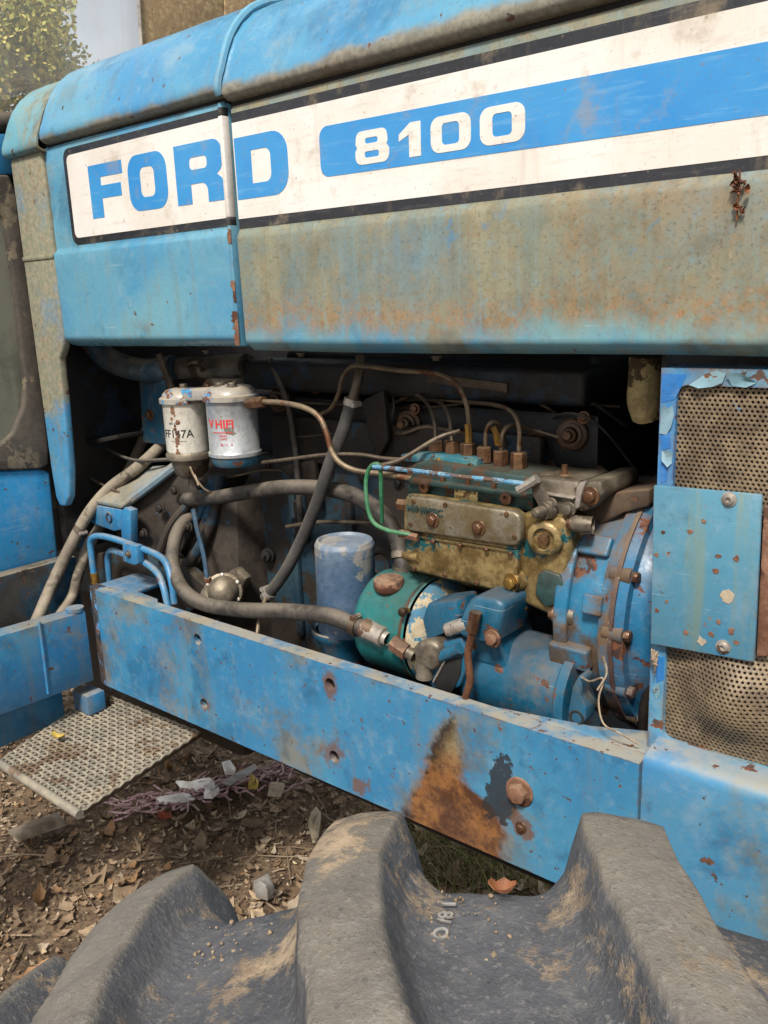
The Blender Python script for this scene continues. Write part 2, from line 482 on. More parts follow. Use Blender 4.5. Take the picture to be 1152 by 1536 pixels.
M['hood_top'] = paint('hood_top_paint', lin('#3a84bd'), lin('#5894bb'), .30, dirt_amt=.0, chip=.73, edge=.3, streak=.15, mask=rim_dirt, mask_col=lin('#7a6f55'))
M['strip'] = paint('cowl_strip_paint', lin('#3583c0'), lin('#4a90c0'), .5, dirt_amt=.4, chip=.71, edge=.4, mask=strip_dirt, mask_col=lin('#7c7d66'), streak=.6)
M['cowl'] = paint('cowl_paint', lin('#5d97b4'), lin('#7d9b99'), .45, dirt=lin('#857a5c'), dirt_amt=.75, chip=.70, edge=.4, streak=.5)
M['rail'] = paint('rail_paint', lin('#2a76ae'), lin('#4387b4'), .42, dirt=lin('#767264'), dirt_amt=.5, chip=.69, chip_scale=44, edge=.55, streak=.3, extra=rail_marks, up_dust=.75)
M['frame'] = paint('frame_paint', lin('#2674b0'), lin('#3682b4'), .42, dirt_amt=.25, chip=.70, edge=.55, streak=.25, up_dust=.5)
M['grille'] = paint('grille_frame_paint', lin('#2f7cc0'), lin('#6a9dbb'), .45, dirt=lin('#80735c'), dirt_amt=.55, chip=.64, chip_scale=16, edge=.7, streak=.3)
M['plate'] = paint('cover_plate_paint', lin('#5287a8'), lin('#4683ae'), .42, dirt=lin('#7f8868'), dirt_amt=.2, chip=.77, chip_scale=42, edge=.6, streak=.5, under=lin('#8a6a58'))
M['low_panel'] = paint('lower_panel_paint', lin('#2b74b2'), lin('#4a86b4'), .42, dirt=lin('#8d8c78'), dirt_amt=.6, dirt_scale=3.5, chip=.72, edge=.4, streak=.2, up_dust=.6)
M['tank'] = paint('cab_paint', lin('#2486cb'), lin('#2f8fce'), .36, dirt_amt=.12, chip=.72, edge=.3, streak=.15)
M['engine_blue'] = paint('engine_blue_paint', lin('#0a4a6c'), lin('#125e84'), .38, dirt=lin('#6d5f4c'), dirt_amt=.35, chip=.665, chip_scale=22, edge=.5, streak=.1, under=lin('#4a3228'), up_dust=.42, dust_col=lin('#5f5243'), pk=.3)
M['housing'] = paint('housing_paint', lin('#12608e'), lin('#1f74a2'), .40, dirt=lin('#66523e'), dirt_amt=1.0, dirt_scale=12, chip=.66, chip_scale=17, edge=.5, streak=0, under=lin('#3a2a26'), up_dust=.6, dust_col=lin('#6d5b48'), pk=.6)
M['front_cover'] = paint('front_cover_paint', lin('#1f6c9e'), lin('#1b6090'), .40, dirt=lin('#5a4a40'), dirt_amt=.3, chip=.60, chip_scale=13, edge=.5, streak=.1, under=lin('#3b2824'), up_dust=.6, dust_col=lin('#6b5646'))
M['teal'] = paint('teal_paint', lin('#1c6a72'), lin('#1f7a86'), .38, dirt=lin('#4e5a44'), dirt_amt=.4, chip=.69, edge=.5, streak=.1, under=lin('#5a4632'), up_dust=.3, dust_col=lin('#5f5a48'), pk=.2)
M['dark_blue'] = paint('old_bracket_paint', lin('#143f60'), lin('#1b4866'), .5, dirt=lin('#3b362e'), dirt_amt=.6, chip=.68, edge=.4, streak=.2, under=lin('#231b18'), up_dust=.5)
M['end_chip'] = paint('rail_end_paint', lin('#33383f'), lin('#2c3036'), .5, dirt=lin('#5e4c3c'), dirt_amt=.4, chip=.58, chip_scale=30, edge=.3, streak=0, under=lin('#4a88b8'))
def decal(name, c, c2, scuff):
    b = B(name)
    col = b.mix(b.ramp(b.noise(6, 6), .35, .7), c, c2)
    sc = b.noise(1.0, 6, .7, vec=b.map((9, 9, 90)))
    col = b.mix(b.ramp(sc, .56, .74, 0, .35), col, scuff)
    sp = b.noise(60, 8, .7)
    col = b.mix(b.ramp(sp, .74, .78, 0, .8), col, lin('#7b6a55'))
    st = b.noise(11, 8, .72)
    col = b.mix(b.ramp(st, .54, .80, 0, .46), col, lin('#9c8c70'))
    fs = b.noise(1.0, 3, .6, vec=b.map((14, 14, 420)))
    col = b.mix(b.mul(b.ramp(fs, .80, .86), b.ramp(b.noise(7, 3), .5, .7, 0, .6)), col, lin('#6b6258'))
    col = b.mix(b.ramp(b.noise(210, 3, .75), .66, .85, 0, .55), col, lin('#6f6454'))
    col = b.mix(b.ramp(b.noise(1.0, 5, .6, vec=b.map((30, 30, 3))), .62, .85, 0, .25), col, lin('#8f826a'))
    b.bump(b.add(sp, b.noise(160, 3)), .12, .0006)
    return b.done(col, b.ramp(sp, .3, .7, .32, .5))
M['white'] = decal('decal_white', lin('#e0dcd6'), lin('#d8d1c7'), lin('#b9b0a2'))
M['black'] = decal('decal_black', lin('#25272c'), lin('#2c2e33'), lin('#5c5c5c'))
M['decal_blue'] = decal('decal_blue', lin('#3d8fc9'), lin('#3186c6'), lin('#76aace'))
M['hose'] = grimy('dusty_hose_rubber', lin('#35312d'), lin('#4c4640'), .68, 0, 20, .55, spots=lin('#2a2623'), spot_thr=.60, dust_col=lin('#857a6b'))
M['hose_tan'] = grimy('sun_bleached_hose_rubber', lin('#6e6558'), lin('#857b6c'), .8, 0, 10, .6, spots=lin('#4e463c'), spot_thr=.62, dust_col=lin('#a89c88'))
M['hose_dark'] = grimy('grey_hose_rubber', lin('#3a3938'), lin('#4c4a48'), .65, 0, 14, .4)
M['pipe'] = grimy('bare_steel_pipe', lin('#6b5c4c'), lin('#8a7860'), .5, .5, 20, .4, spots=RUST, spot_thr=.58)
M['pipe_dark'] = grimy('oiled_steel_pipe', lin('#4e443a'), lin('#6b5e50'), .5, .5, 20, .3)
M['brass'] = grimy('dirty_brass', lin('#8a6a34'), lin('#a8823e'), .42, .7, 26, .25, spots=lin('#3a2d20'), spot_thr=.57)
M['steel'] = grimy('dirty_cast_steel', lin('#635b50'), lin('#857b6c'), .48, .5, 22, .35, spots=lin('#4b3c30'), spot_thr=.58)
M['steel_bright'] = grimy('worn_bright_steel', lin('#a59c92'), lin('#bcb4aa'), .42, .5, 24, .3, spots=lin('#6a4c38'), spot_thr=.60)
M['rust'] = grimy('rusty_iron', lin('#6b4632'), lin('#8a6650'), .8, 0, 30, .35, spots=lin('#4e2e1e'), spot_thr=.56, bump=.7)
M['rust_dark'] = grimy('brown_gasket_iron', lin('#4e3a34'), lin('#5f4940'), .7, 0, 30, .3, spots=lin('#8a8076'), spot_thr=.63)
M['nut'] = grimy('oily_brown_nut', lin('#5c3f30'), lin('#7a5a3e'), .42, .55, 30, .2)
M['pump_tan'] = grimy('pump_gold_body', lin('#6d5a36'), lin('#a08a5c'), .40, .45, 30, .3, spots=lin('#1f5f64'), spot_thr=.62, spot_scale=19, bump=.6, dust_col=lin('#7d6a4c'))
M['pump_cover'] = grimy('pump_cover_alloy', lin('#75684c'), lin('#918b7c'), .40, .5, 12, .3, spots=lin('#6b5230'), spot_thr=.62, bump=.35)
M['pump_dark'] = grimy('pump_head_teal_grime', lin('#263a38'), lin('#2f4a48'), .5, .1, 16, .5, spots=lin('#4b3524'), spot_thr=.56, dust_col=lin('#5c5040'))
M['cream'] = grimy('chipped_cream_alloy', lin('#a89a7c'), lin('#bdb096'), .5, .1, 20, .2, spots=lin('#256f8f'), spot_thr=.50, spot_scale=22)
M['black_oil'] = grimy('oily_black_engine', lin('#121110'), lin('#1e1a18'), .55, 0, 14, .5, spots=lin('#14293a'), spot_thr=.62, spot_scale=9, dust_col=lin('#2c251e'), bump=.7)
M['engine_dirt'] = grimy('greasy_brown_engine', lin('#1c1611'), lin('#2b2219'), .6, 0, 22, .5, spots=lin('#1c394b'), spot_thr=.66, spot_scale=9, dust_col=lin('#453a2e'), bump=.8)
M['bell_dark'] = grimy('dusty_dark_casting', lin('#27221e'), lin('#393129'), .75, 0, 24, .35, spots=lin('#28597a'), spot_thr=.63, spot_scale=9, dust_col=lin('#6f6353'), bump=.7)
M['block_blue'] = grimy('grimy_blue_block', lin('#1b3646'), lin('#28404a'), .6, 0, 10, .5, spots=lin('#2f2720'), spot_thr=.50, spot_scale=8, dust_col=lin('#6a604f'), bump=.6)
M['filter_white'] = grimy('dusty_white_enamel', lin('#dedacd'), lin('#d2ccbc'), .4, 0, 8, .2, spots=lin('#8a7a64'), spot_thr=.68, bump=.1)
M['filter_silver'] = grimy('dull_silver_enamel', lin('#aeb3b8'), lin('#bec2c4'), .34, .45, 6, .2, spots=lin('#7d786e'), spot_thr=.66, bump=.1)
M['filter_grey'] = grimy('faded_blue_grey_enamel', lin('#48607a'), lin('#66788c'), .42, 0, 7, .25, spots=lin('#8c8a86'), spot_thr=.60, bump=.12, dust_col=lin('#b3b2ae'))
M['filter_head'] = paint('filter_head_paint', lin('#8b8a86'), lin('#9b968c'), .45, dirt=lin('#6e6252'), dirt_amt=.5, chip=.56, chip_scale=20, edge=.3, streak=0, under=lin('#3f86b4'), up_dust=.6)
M['red'] = B('printed_red').done(lin('#c23a36'), .5)
M['ink'] = B('printed_black').done(lin('#2a2826'), .5)
M['green'] = grimy('green_plastic_line', lin('#2f6a48'), lin('#3f8058'), .45, 0, 20, .2)
M['seal'] = grimy('perished_black_seal', lin('#3c3732'), lin('#4d473f'), .8, 0, 14, .5, spots=lin('#6b6150'), spot_thr=.60, dust_col=lin('#7a705f'))
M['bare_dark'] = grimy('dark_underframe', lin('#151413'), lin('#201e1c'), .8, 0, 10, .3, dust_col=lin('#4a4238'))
M['tan_foam'] = grimy('mouldy_tan_foam', lin('#8d7a50'), lin('#a8966a'), .9, 0, 40, .2, spots=lin('#4a3c28'), spot_thr=.54)
M['screen'] = grimy('rusty_perforated_steel', lin('#6b5c4a'), lin('#8f7d64'), .5, .15, 26, .1, spots=lin('#5f8aa4'), spot_thr=.74, spot_scale=14, fine=240, bump=.3)
M['radiator'] = grimy('radiator_fins', lin('#2c2622'), lin('#3c342c'), .7, .1, 40, 0)
M['mount'] = grimy('dusty_mount_top', lin('#7d7a6e'), lin('#6a8290'), .7, 0, 14, .6)
M['housing_dirty'] = paint('grimy_housing_paint', lin('#2b78a8'), lin('#4a7a92'), .5, dirt=lin('#5f4e3e'), dirt_amt=1.3, dirt_scale=9, chip=.66, edge=.5, streak=0, under=lin('#3a2a26'), up_dust=1.0, dust_col=lin('#6d5b48'))
M['rod'] = grimy('blue_flaked_rod', lin('#4a8fb8'), lin('#7fa9c0'), .5, .2, 60, .2, spots=lin('#5e4434'), spot_thr=.52, spot_scale=50)
M['copper'] = grimy('brown_copper_pipe', lin('#6b4634'), lin('#82583e'), .45, .5, 24, .3)
M['plate_brass'] = grimy('stamped_brass_plate', lin('#b59a58'), lin('#c8b078'), .45, .4, 40, .1, spots=lin('#6b5230'), spot_thr=.57, spot_scale=90)
M['teal_blue'] = paint('teal_blue_flaking_paint', lin('#1f6a86'), lin('#2a6a60'), .45, dirt=lin('#3a3428'), dirt_amt=.5, chip=.63, chip_scale=40, edge=.5, streak=0, under=lin('#2a201a'))
M['injector'] = grimy('rusty_injector', lin('#4a3426'), lin('#6b4e34'), .5, .3, 30, .3)

def glass(name, dust, dcol):
    b = B(name)
    t = b.t; tr = b.new('ShaderNodeBsdfTransparent'); gl = b.new('ShaderNodeBsdfGlossy'); df = b.new('ShaderNodeBsdfDiffuse')
    gl.inputs['Roughness'].default_value = .06; tr.inputs[0].default_value = (.95, .97, .97, 1)
    df.inputs[0].default_value = dcol
    fr = b.new('ShaderNodeFresnel'); fr.inputs[0].default_value = 1.5
    m1 = b.new('ShaderNodeMixShader'); t.links.new(fr.outputs[0], m1.inputs[0]); t.links.new(tr.outputs[0], m1.inputs[1]); t.links.new(gl.outputs[0], m1.inputs[2])
    m2 = b.new('ShaderNodeMixShader')
    dn = b.ramp(b.add(b.noise(4, 8, .7), b.mul(b.noise(1.0, 5, .6, vec=b.map((26, 26, 2))), .35)), .48, .86, dust * .45, dust)
    t.links.new(dn, m2.inputs[0]); t.links.new(m1.outputs[0], m2.inputs[1]); t.links.new(df.outputs[0], m2.inputs[2])
    t.links.new(m2.outputs[0], t.nodes['Material Output'].inputs['Surface'])
    return b.m
M['windscreen'] = glass('streaked_windscreen_glass', .16, lin('#d4d3cc'))
M['quarter_glass'] = glass('dirty_quarter_glass', .75, lin('#7d7f72'))
M['cab_brown'] = grimy('dusty_brown_trim', lin('#8a7252'), lin('#9c8462'), .85, 0, 60, .3, spots=lin('#a8946c'), spot_thr=.60, spot_scale=60)

def soil():
    b = B('soil'); n = b.noise(5, 10, .7); f = b.noise(60, 6, .7)
    col = b.mix(b.ramp(n, .35, .65), lin('#5e4c3a'), lin('#7d6850'))
    col = b.mix(b.ramp(f, .40, .7, 0, .8), col, lin('#3c2e22'))
    col = b.mix(b.ramp(b.noise(24, 6), .58, .68, 0, .7), col, lin('#8a775f'))
    b.bump(b.add(n, b.mul(f, .6)), .9, .012)
    return b.done(col, .95)
M['soil'] = soil()
def leafmat(name, a, c, trans=.0):
    b = B(name)
    at = b.new('ShaderNodeVertexColor'); at.layer_name = 'tint'
    col = b.mix(b.ramp(b.noise(70, 4), .3, .7, 0, .45), at.outputs['Color'], b.mix(.5, a, c))
    b.bump(b.noise(140, 3), .3, .001)
    if trans: b.p.inputs['Transmission Weight'].default_value = 0
    return b.done(col, .75)
M['litter'] = leafmat('dead_leaf', lin('#6b5238'), lin('#8d7555'))
M['foliage'] = leafmat('tree_leaf', lin('#8a8a30'), lin('#5d6a24'))
M['grass'] = leafmat('grass_blade', lin('#55602c'), lin('#6d6a34'))
M['bark'] = grimy('tree_bark', lin('#4f453a'), lin('#6b6052'), .9, 0, 12, .1, bump=1.0)
def rubber():
    b = B('tyre_rubber')
    n = b.noise(9, 8, .7); f = b.noise(75, 6, .75); g = b.noise(24, 7, .75)
    at = b.new('ShaderNodeVertexColor'); at.layer_name = 'wear_shade'
    wear_shade = b.xyz(at.outputs['Color'])
    col = b.mix(b.ramp(n, .3, .7), lin('#3f4145'), lin('#515256'))
    col = b.mix(b.ramp(wear_shade[1], .80, .97), col, b.mix(b.ramp(n, .3, .7), lin('#5f5b54'), lin('#746d62')))  # lug tops lightened: worn tread plus painted face shading against darker flanks
    col = b.mix(b.ramp(f, .45, .85, 0, .35), col, lin('#85827c'))
    col = b.mix(b.ramp(b.noise(230, 3, .75), .56, .8, 0, .38), col, lin('#8d8880'))
    col = b.mix(b.ramp(b.noise(300, 2, .7), .60, .85, 0, .5), col, lin('#2f2d2b'))
    dirt = b.ramp(b.add(wear_shade[0], b.add(b.mul(b.add(b.noise(7, 8, .75), -.5), 1.3), b.mul(b.add(f, -.5), .6))), .46, .68)
    dcol = b.mix(b.ramp(g, .35, .65), lin('#8f7a5f'), lin('#b09a7c'))
    dcol = b.mix(b.ramp(f, .5, .75, 0, .6), dcol, lin('#5e4c3a'))
    col = b.mix(b.mul(dirt, .72), col, dcol)
    h = b.add(b.add(b.mul(n, .3), b.mul(f, .7)), b.add(b.mul(dirt, .8), b.mul(b.noise(230, 3, .75), .5)))
    b.bump(h, .55, .003)
    return b.done(col, b.ramp(dirt, 0, 1, .62, .9))
M['rubber'] = rubber()
def simple(name, c, r=.6, c2=None, sc=30):
    b = B(name); col = b.mix(b.ramp(b.noise(sc, 6), .35, .65), c, c2 or tuple(v * .7 for v in c[:3]) + (1,)); b.bump(b.noise(sc * 3, 4), .3, .001)
    return b.done(col, r)

# ------------------------------------------------------------------ the ground
def ground():
    xs = np.concatenate([[-160, -90, -50, -28, -16, -9, -6], np.arange(-4.6, .8, .03), [1.4, 2.5, 5, 10, 22, 50, 100, 160]])
    ys = np.concatenate([[-160, -80, -40, -18, -8, -4, -2.2], np.arange(-1.4, 2.2, .03), [3, 4.5, 7, 12, 22, 45, 90, 160]])
    v = []
    for x in xs:
        for y in ys:
            z = GZ + .035 * mnoise.noise(Vector((x * 1.3, y * 1.3, 0))) + .018 * mnoise.noise(Vector((x * 5, y * 5, 3))) + .008 * mnoise.noise(Vector((x * 17, y * 17, 8)))
            if abs(x) > 6 or abs(y) > 4: z = GZ
            v.append((x, y, z))
    ny = len(ys); f = [(i * ny + j, (i + 1) * ny + j, (i + 1) * ny + j + 1, i * ny + j + 1) for i in range(len(xs) - 1) for j in range(ny - 1)]
    o = obj('ground', mesh('ground', v, f), M['soil'], smooth=80); o['kind'] = 'structure'
ground()
def gz(x, y): return GZ + .035 * mnoise.noise(Vector((x * 1.3, y * 1.3, 0))) + .018 * mnoise.noise(Vector((x * 5, y * 5, 3)))

# ------------------------------------------------------------------ hood
def xs_(a, c, n): return [a + (c - a) * k / n for k in range(n + 1)]
def side_prof(dz, top):
    return [(.030, 1.2165 + dz), (.018, 1.2185 + dz), (.004, 1.2295 + dz), (.0005, 1.2345 + dz), (0, 1.240 + dz), (0, 1.27), (0, 1.31), (0, 1.35), (0, 1.385),
            (0, 1.400 + dz), (.001, 1.405 + dz), (.0045, 1.411 + dz), (.006, 1.416 + dz), (.006, 1.43), (.006, 1.47), (.006, 1.52), (.006, 1.57), (.006, top - .006), (.009, top), (.03, top + .002)]
def flat_top(me, z0=1.412):
    for q in me.vertices:
        if q.co.z > z0 and q.co.y < .008: q.co.y = .006
door = obj('hood_side_door', strip_grid('hood_side_door', side_prof(.006, 1.616), xs_(-1.735, -1.178, 28)), M['hood_door'], tractor, 'faded light blue hood door with the word FORD, left of the seam')
panel = obj('hood_side_panel', strip_grid('hood_side_panel', side_prof(0, 1.605), xs_(-1.158, .38, 60)), M['hood_panel'], tractor, 'olive stained hood side panel with the number stripe')
flat_top(door.data); flat_top(panel.data)
far = strip_grid('hood_far_side_panel', [(.72 - y, z) for y, z in side_prof(0, 1.605)][::-1], xs_(-1.735, .38, 10), .0005)
obj('hood_far_side_panel', far, M['hood_door'], tractor)  # unseen far side of the hood, put in to block light
# the folded flange that closes the door at the seam
obj('door_flange', box('door_flange', -1.1785, -1.1700, -.004, .03, 1.226, 1.612, .002), M['hood_door'], door)
for z0, z1, mt in ((1.437, 1.592, 'white'), (1.424, 1.437, 'black'), (1.592, 1.605, 'black')):
    obj('decal_wrap', box('decal_wrap', -1.1788, -1.1697, -.0044, .01, z0, z1, .0005), M[mt], door)
# rusted seam edge
def ragged(name, x, z0, z1, w_, n, Y, mt, par, seed):
    random.seed(seed); L = []; R_ = []
    for k in range(n + 1):
        z = z0 + (z1 - z0) * k / n; L.append((x - w_ * random.uniform(.3, 1), z)); R_.append((x + w_ * .15, z))
    return obj(name, flat_shape(name, [L + R_[::-1]], Y, .0008), mt, par, smooth=0)
ragged('rust_scab', -1.1705, 1.228, 1.285, .016, 14, -.0048, M['rust'], door, 3)
ragged('rust_scab', -1.1705, 1.30, 1.335, .010, 8, -.0048, M['rust'], door, 4)
ragged('rust_scab', -1.1705, 1.395, 1.418, .009, 7, -.0048, M['rust'], door, 5)

def top_prof(z0):
    h = [(.014, -.006), (.002, -.004), (-.006, 0), (-.009, .006), (-.008, .016), (-.004, .028), (.000, .036), (.004, .046), (.012, .066), (.026, .092), (.046, .116), (.072, .137), (.105, .153), (.15, .166), (.21, .176), (.28, .182), (.36, .184)]
    p = [(y, z0 + z) for y, z in h]
    return p + [(.72 - y, z) for y, z in p[-2::-1]]
rear_top = obj('hood_top_panel', strip_grid('hood_top_panel', top_prof(1.626), xs_(-1.722, -1.172, 22), .001), M['hood_top'], tractor, 'rear blue hood top panel with brown grime along its lower rim')
front_top = obj('hood_top_panel', strip_grid('hood_top_panel', top_prof(1.617), xs_(-1.160, .38, 40), .001), M['hood_top'], tractor, 'front blue hood top panel above the number stripe')
obj('top_seam_lip', tube('top_seam_lip', [(-1.168, y, z) for y, z in top_prof(1.623)[2:-2]], .0075, 8, 3), M['hood_door'], rear_top)
obj('cowl_top', strip_grid('cowl_top', [(y - .006 if y < .36 else y + .006, z - .012) for y, z in top_prof(1.626)], [-1.868, -1.855, -1.82, -1.78, -1.74, -1.726], .001), M['cowl'], tractor, 'rounded stained cowl cap between hood and cab glass')
# dark strip standing in for the shadow in the gap between top and side
for x0, x1, z in ((-1.86, -1.168, 1.612), (-1.164, .38, 1.602)):
    obj('gap_shadow_strip', box('gap_shadow_strip', x0, x1, .012, .03, z, z + .03, .001), M['bare_dark'], rear_top if x1 < -1 else front_top)

# decals
FS = flat_shape
def left_round(x0, x1, z0, z1, r, sh=0.0, n=6):
    pts = []
    for cz, a in ((z1 - r, 90), (z0 + r, 180)):
        for k in range(n + 1):
            t = math.radians(a + 90 * k / n); pts.append((x0 + r + r * math.cos(t), cz + r * math.sin(t)))
    pts += [(x1, z0 + sh * (x1 - x0)), (x1, z1 + sh * (x1 - x0))]
    return pts
obj('black_border', FS('black_border', [left_round(-1.668, -1.1785, 1.424, 1.605, .020)], .0055), M['black'], door, smooth=0)
obj('white_ground', FS('white_ground', [left_round(-1.656, -1.1785, 1.437, 1.592, .012)], .0050), M['white'], door, smooth=0)
def band(x0, x1, z0, z1, sh): return [(x0, z0), (x1, z0 + sh * (x1 - x0)), (x1, z1 + sh * (x1 - x0)), (x0, z1)]
obj('black_border', FS('black_border', [band(-1.1575, .38, 1.4175, 1.594, -.005)], .0055), M['black'], panel, smooth=0)
obj('white_ground', FS('white_ground', [band(-1.1575, .38, 1.4325, 1.5795, -.0065)], .0050), M['white'], panel, smooth=0)
obj('blue_stripe', FS('blue_stripe', [left_round(-.964, .38, 1.4755, 1.5455, .016, -.0145)], .0045), M['decal_blue'], panel, smooth=0)
# letters, unit height
def F_(): return [[(0, 0), (.40, 0), (.40, .36), (1.06, .36), (1.06, .60), (.40, .60), (.40, .76), (1.14, .76), (1.14, 1), (0, 1)]]
def O_(w_=1.2, t=.38, tv=.235, r=.30): return [rrect(w_, 1, r), rrect(w_ - 2 * t, 1 - 2 * tv, .12, 5, t, tv)]
def D_(w_=1.26):
    def half(x, y, ww, h, r): 
        p = [(x, y), (x, y + h)]
        for cy, a0 in ((y + h - r, 90), (y + r, 0)):
            for k in range(7):
                t = math.radians(a0 - 90 * k / 6); p.append((x + ww - r + r * math.cos(t), cy + r * math.sin(t)))
        return p
    return [half(0, 0, w_, 1, .34), half(.40, .235, w_ - .80, .53, .13)]
def R_l(w_=1.28):
    p = [(0, 0), (.40, 0), (.40, .33), (.66, .33)]
    for k in range(5):
        t = math.radians(90 - 90 * k / 4); p.append((.70 + .14 * math.cos(t), .19 + .14 * math.sin(t)))
    p += [(.84, 0), (1.27, 0), (1.27, .26), (1.22, .36), (1.10, .44), (1.20, .50), (1.26, .60), (1.26, .78)]
    for k in range(6):
        t = math.radians(90 * k / 5); p.append((w_ - .24 + .22 * math.cos(t), .78 + .22 * math.sin(t)))
    p += [(0, 1)]
    return [p, rrect(.46, .20, .07, 4, .40, .565)]
def eight():
    o = [(.06, .56)]; 
    def arc(cx, cy, r, a0, a1, n=5): return [(cx + r * math.cos(math.radians(a0 + (a1 - a0) * k / n)), cy + r * math.sin(math.radians(a0 + (a1 - a0) * k / n))) for k in range(n + 1)]
    out = arc(.26, .24, .24, 180, 270) + arc(1.10, .24, .24, -90, 0) + [(1.34, .40), (1.24, .52), (1.30, .62)] + arc(1.06, .78, .22, 0, 90) + arc(.28, .78, .22, 90, 180) + [(.04, .62), (.10, .52), (.02, .40)]
    return [out, rrect(.56, .19, .07, 4, .39, .19), rrect(.50, .17, .07, 4, .42, .61)]
def one(): return [[(.40, 0), (.86, 0), (.86, 1), (.46, 1), (0, .70), (0, .50), (.40, .66)]]
def put(loops, name, x0, x1, z0, z1, mt, par, lab, Y=.0045, sh=-.008):
    w_ = max(p[0] for p in loops[0]); mn = min(p[0] for p in loops[0])
    me = FS(name, [[(u - mn, v) for u, v in lp] for lp in loops], Y, .0006, x0, z0, (x1 - x0) / (w_ - mn), z1 - z0, sh)
    return obj(name, me, M[mt], par, lab, smooth=0)
put(F_(), 'letter', -1.584, -1.472, 1.468, 1.564, 'decal_blue', door, 'blue letter F')
put(O_(), 'letter', -1.455, -1.339, 1.469, 1.565, 'decal_blue', door, 'blue letter O')
put(R_l(), 'letter', -1.314, -1.186, 1.467, 1.564, 'decal_blue', door, 'blue letter R')
put(D_(), 'letter', -1.155, -1.033, 1.462, 1.556, 'decal_blue', panel, 'blue letter D')
put(eight(), 'digit', -.893, -.830, 1.484, 1.5285, 'white', panel, 'white digit 8', .0040)
put(one(), 'digit', -.812, -.774, 1.4835, 1.5275, 'white', panel, 'white digit 1', .0040)
put(O_(1.34, .38, .20, .30), 'digit', -.757, -.692, 1.4825, 1.5275, 'white', panel, 'white first digit 0', .0040)
put(O_(1.34, .38, .20, .30), 'digit', -.678, -.611, 1.4815, 1.527, 'white', panel, 'white last digit 0', .0040)

# ------------------------------------------------------------------ cowl strip and cab front
sp = [(-1.863, 1.610), (-1.7375, 1.612), (-1.7375, 1.255), (-1.742, 1.228), (-1.752, 1.212), (-1.768, 1.195), (-1.772, 1.10), (-1.785, .95), (-1.802, .885), (-1.822, .862), (-1.845, .860), (-1.858, .88), (-1.863, .95)]
strip = obj('cowl_side_strip', prism('cowl_side_strip', [(x, -.002, z) for x, z in sp], (0, .02, 0), .006, 3), M['strip'], tractor, 'narrow olive stained cowl strip turning blue at its pointed foot')
obj('crease', box('crease', -1.862, -1.7385, -.005, .002, 1.402, 1.412, .003), M['strip'], strip)

XC = -1.885
def atx(pix, X=XC): return [P(a, c, X=X) for a, c in pix]
tank = obj('cab_front_panel', prism('cab_front_panel', atx([(-420, 722), (60, 704), (76, 708), (90, 850), (82, 858), (-420, 950)]), (-.06, 0, 0), .008, 3), M['tank'], tractor, 'bright blue cab panel below the rubber sealed window')
obj('cab_corner_post', prism('cab_corner_post', atx([(-420, 200), (26, 200), (26, 262), (-420, 262)]), (-.05, 0, 0), .006), M['tank'], tractor)
seal = [(-420, 255), (14, 262), (24, 285), (45, 430), (62, 560), (74, 670), (74, 698), (60, 704), (-420, 722)]
sin_ = [(-420, 300), (-12, 300), (8, 330), (26, 470), (38, 570), (36, 610), (20, 650), (-6, 672), (-420, 690)]
qs = prism('quarter_window', atx(sin_, XC - .012), (-.006, 0, 0), 0)
qw = obj('quarter_window', qs, M['quarter_glass'], tractor, 'dirty grey quarter window in the cab front')
def ring_prism(name, outer, inner, off, bev):
    bm = bmesh.new(); n = len(outer); off = Vector(off)
    A = [bm.verts.new(p) for p in outer]; C = [bm.verts.new(p) for p in inner]; D = [bm.verts.new(Vector(p) + off) for p in outer]; E_ = [bm.verts.new(Vector(p) + off) for p in inner]
    for i in range(n):
        j = (i + 1) % n
        for q in ((A[i], A[j], C[j], C[i]), (D[j], D[i], E_[i], E_[j]), (A[j], A[i], D[i], D[j]), (C[i], C[j], E_[j], E_[i])): bm.faces.new(q)
    return from_bm(name, bm, bev, 3)
obj('window_seal', ring_prism('window_seal', atx(seal, XC + .008), atx(sin_, XC + .002), (-.04, 0, 0), .006), M['seal'], qw, 'perished black rubber seal')
obj('cab_inner_wall', box('cab_inner_wall', -2.5, -2.46, -.9, 1.5, .6, 1.62, .004), M['bare_dark'], tractor)
obj('cab_edge_filler', box('cab_edge_filler', -1.915, -1.905, -.075, .03, .74, 1.63, .002), M['seal'], tractor)
ws = obj('windscreen', prism('windscreen', atx([(-420, 172), (60, 176), (470, 60), (470, -520), (-420, -520)], -1.93), (-.006, 0, 0), 0), M['windscreen'], tractor, 'streaked windscreen with yellow tree and pale sky in it')
obj('windscreen_seal', tube('windscreen_seal', atx([(-420, 196), (-100, 190), (20, 184), (64, 190)], -1.905), .022, 10), M['seal'], ws)
obj('cab_trim_panel', prism('cab_trim_panel', atx([(204, -120), (214, 110), (336, 110), (336, -120)], -1.905), (-.01, 0, 0), .004), M['cab_brown'], tractor, 'dusty brown trim panel behind the windscreen')
obj('cab_trim_panel', prism('cab_trim_panel', atx([(338, -120), (338, 110), (408, 110), (396, -120)], -1.90), (-.01, 0, 0), .004), M['cab_brown'], tractor, 'narrow brown trim panel beside the dark cab gap')
obj('cab_pillar', prism('cab_pillar', atx([(404, -200), (420, 110), (700, 110), (700, -200)], -1.96), (-.05, 0, 0), .004), M['bare_dark'], tractor)
obj('trim_edge', tube('trim_edge', atx([(200, -120), (213, 84)], -1.90), .004, 8), M['steel_bright'], ws)

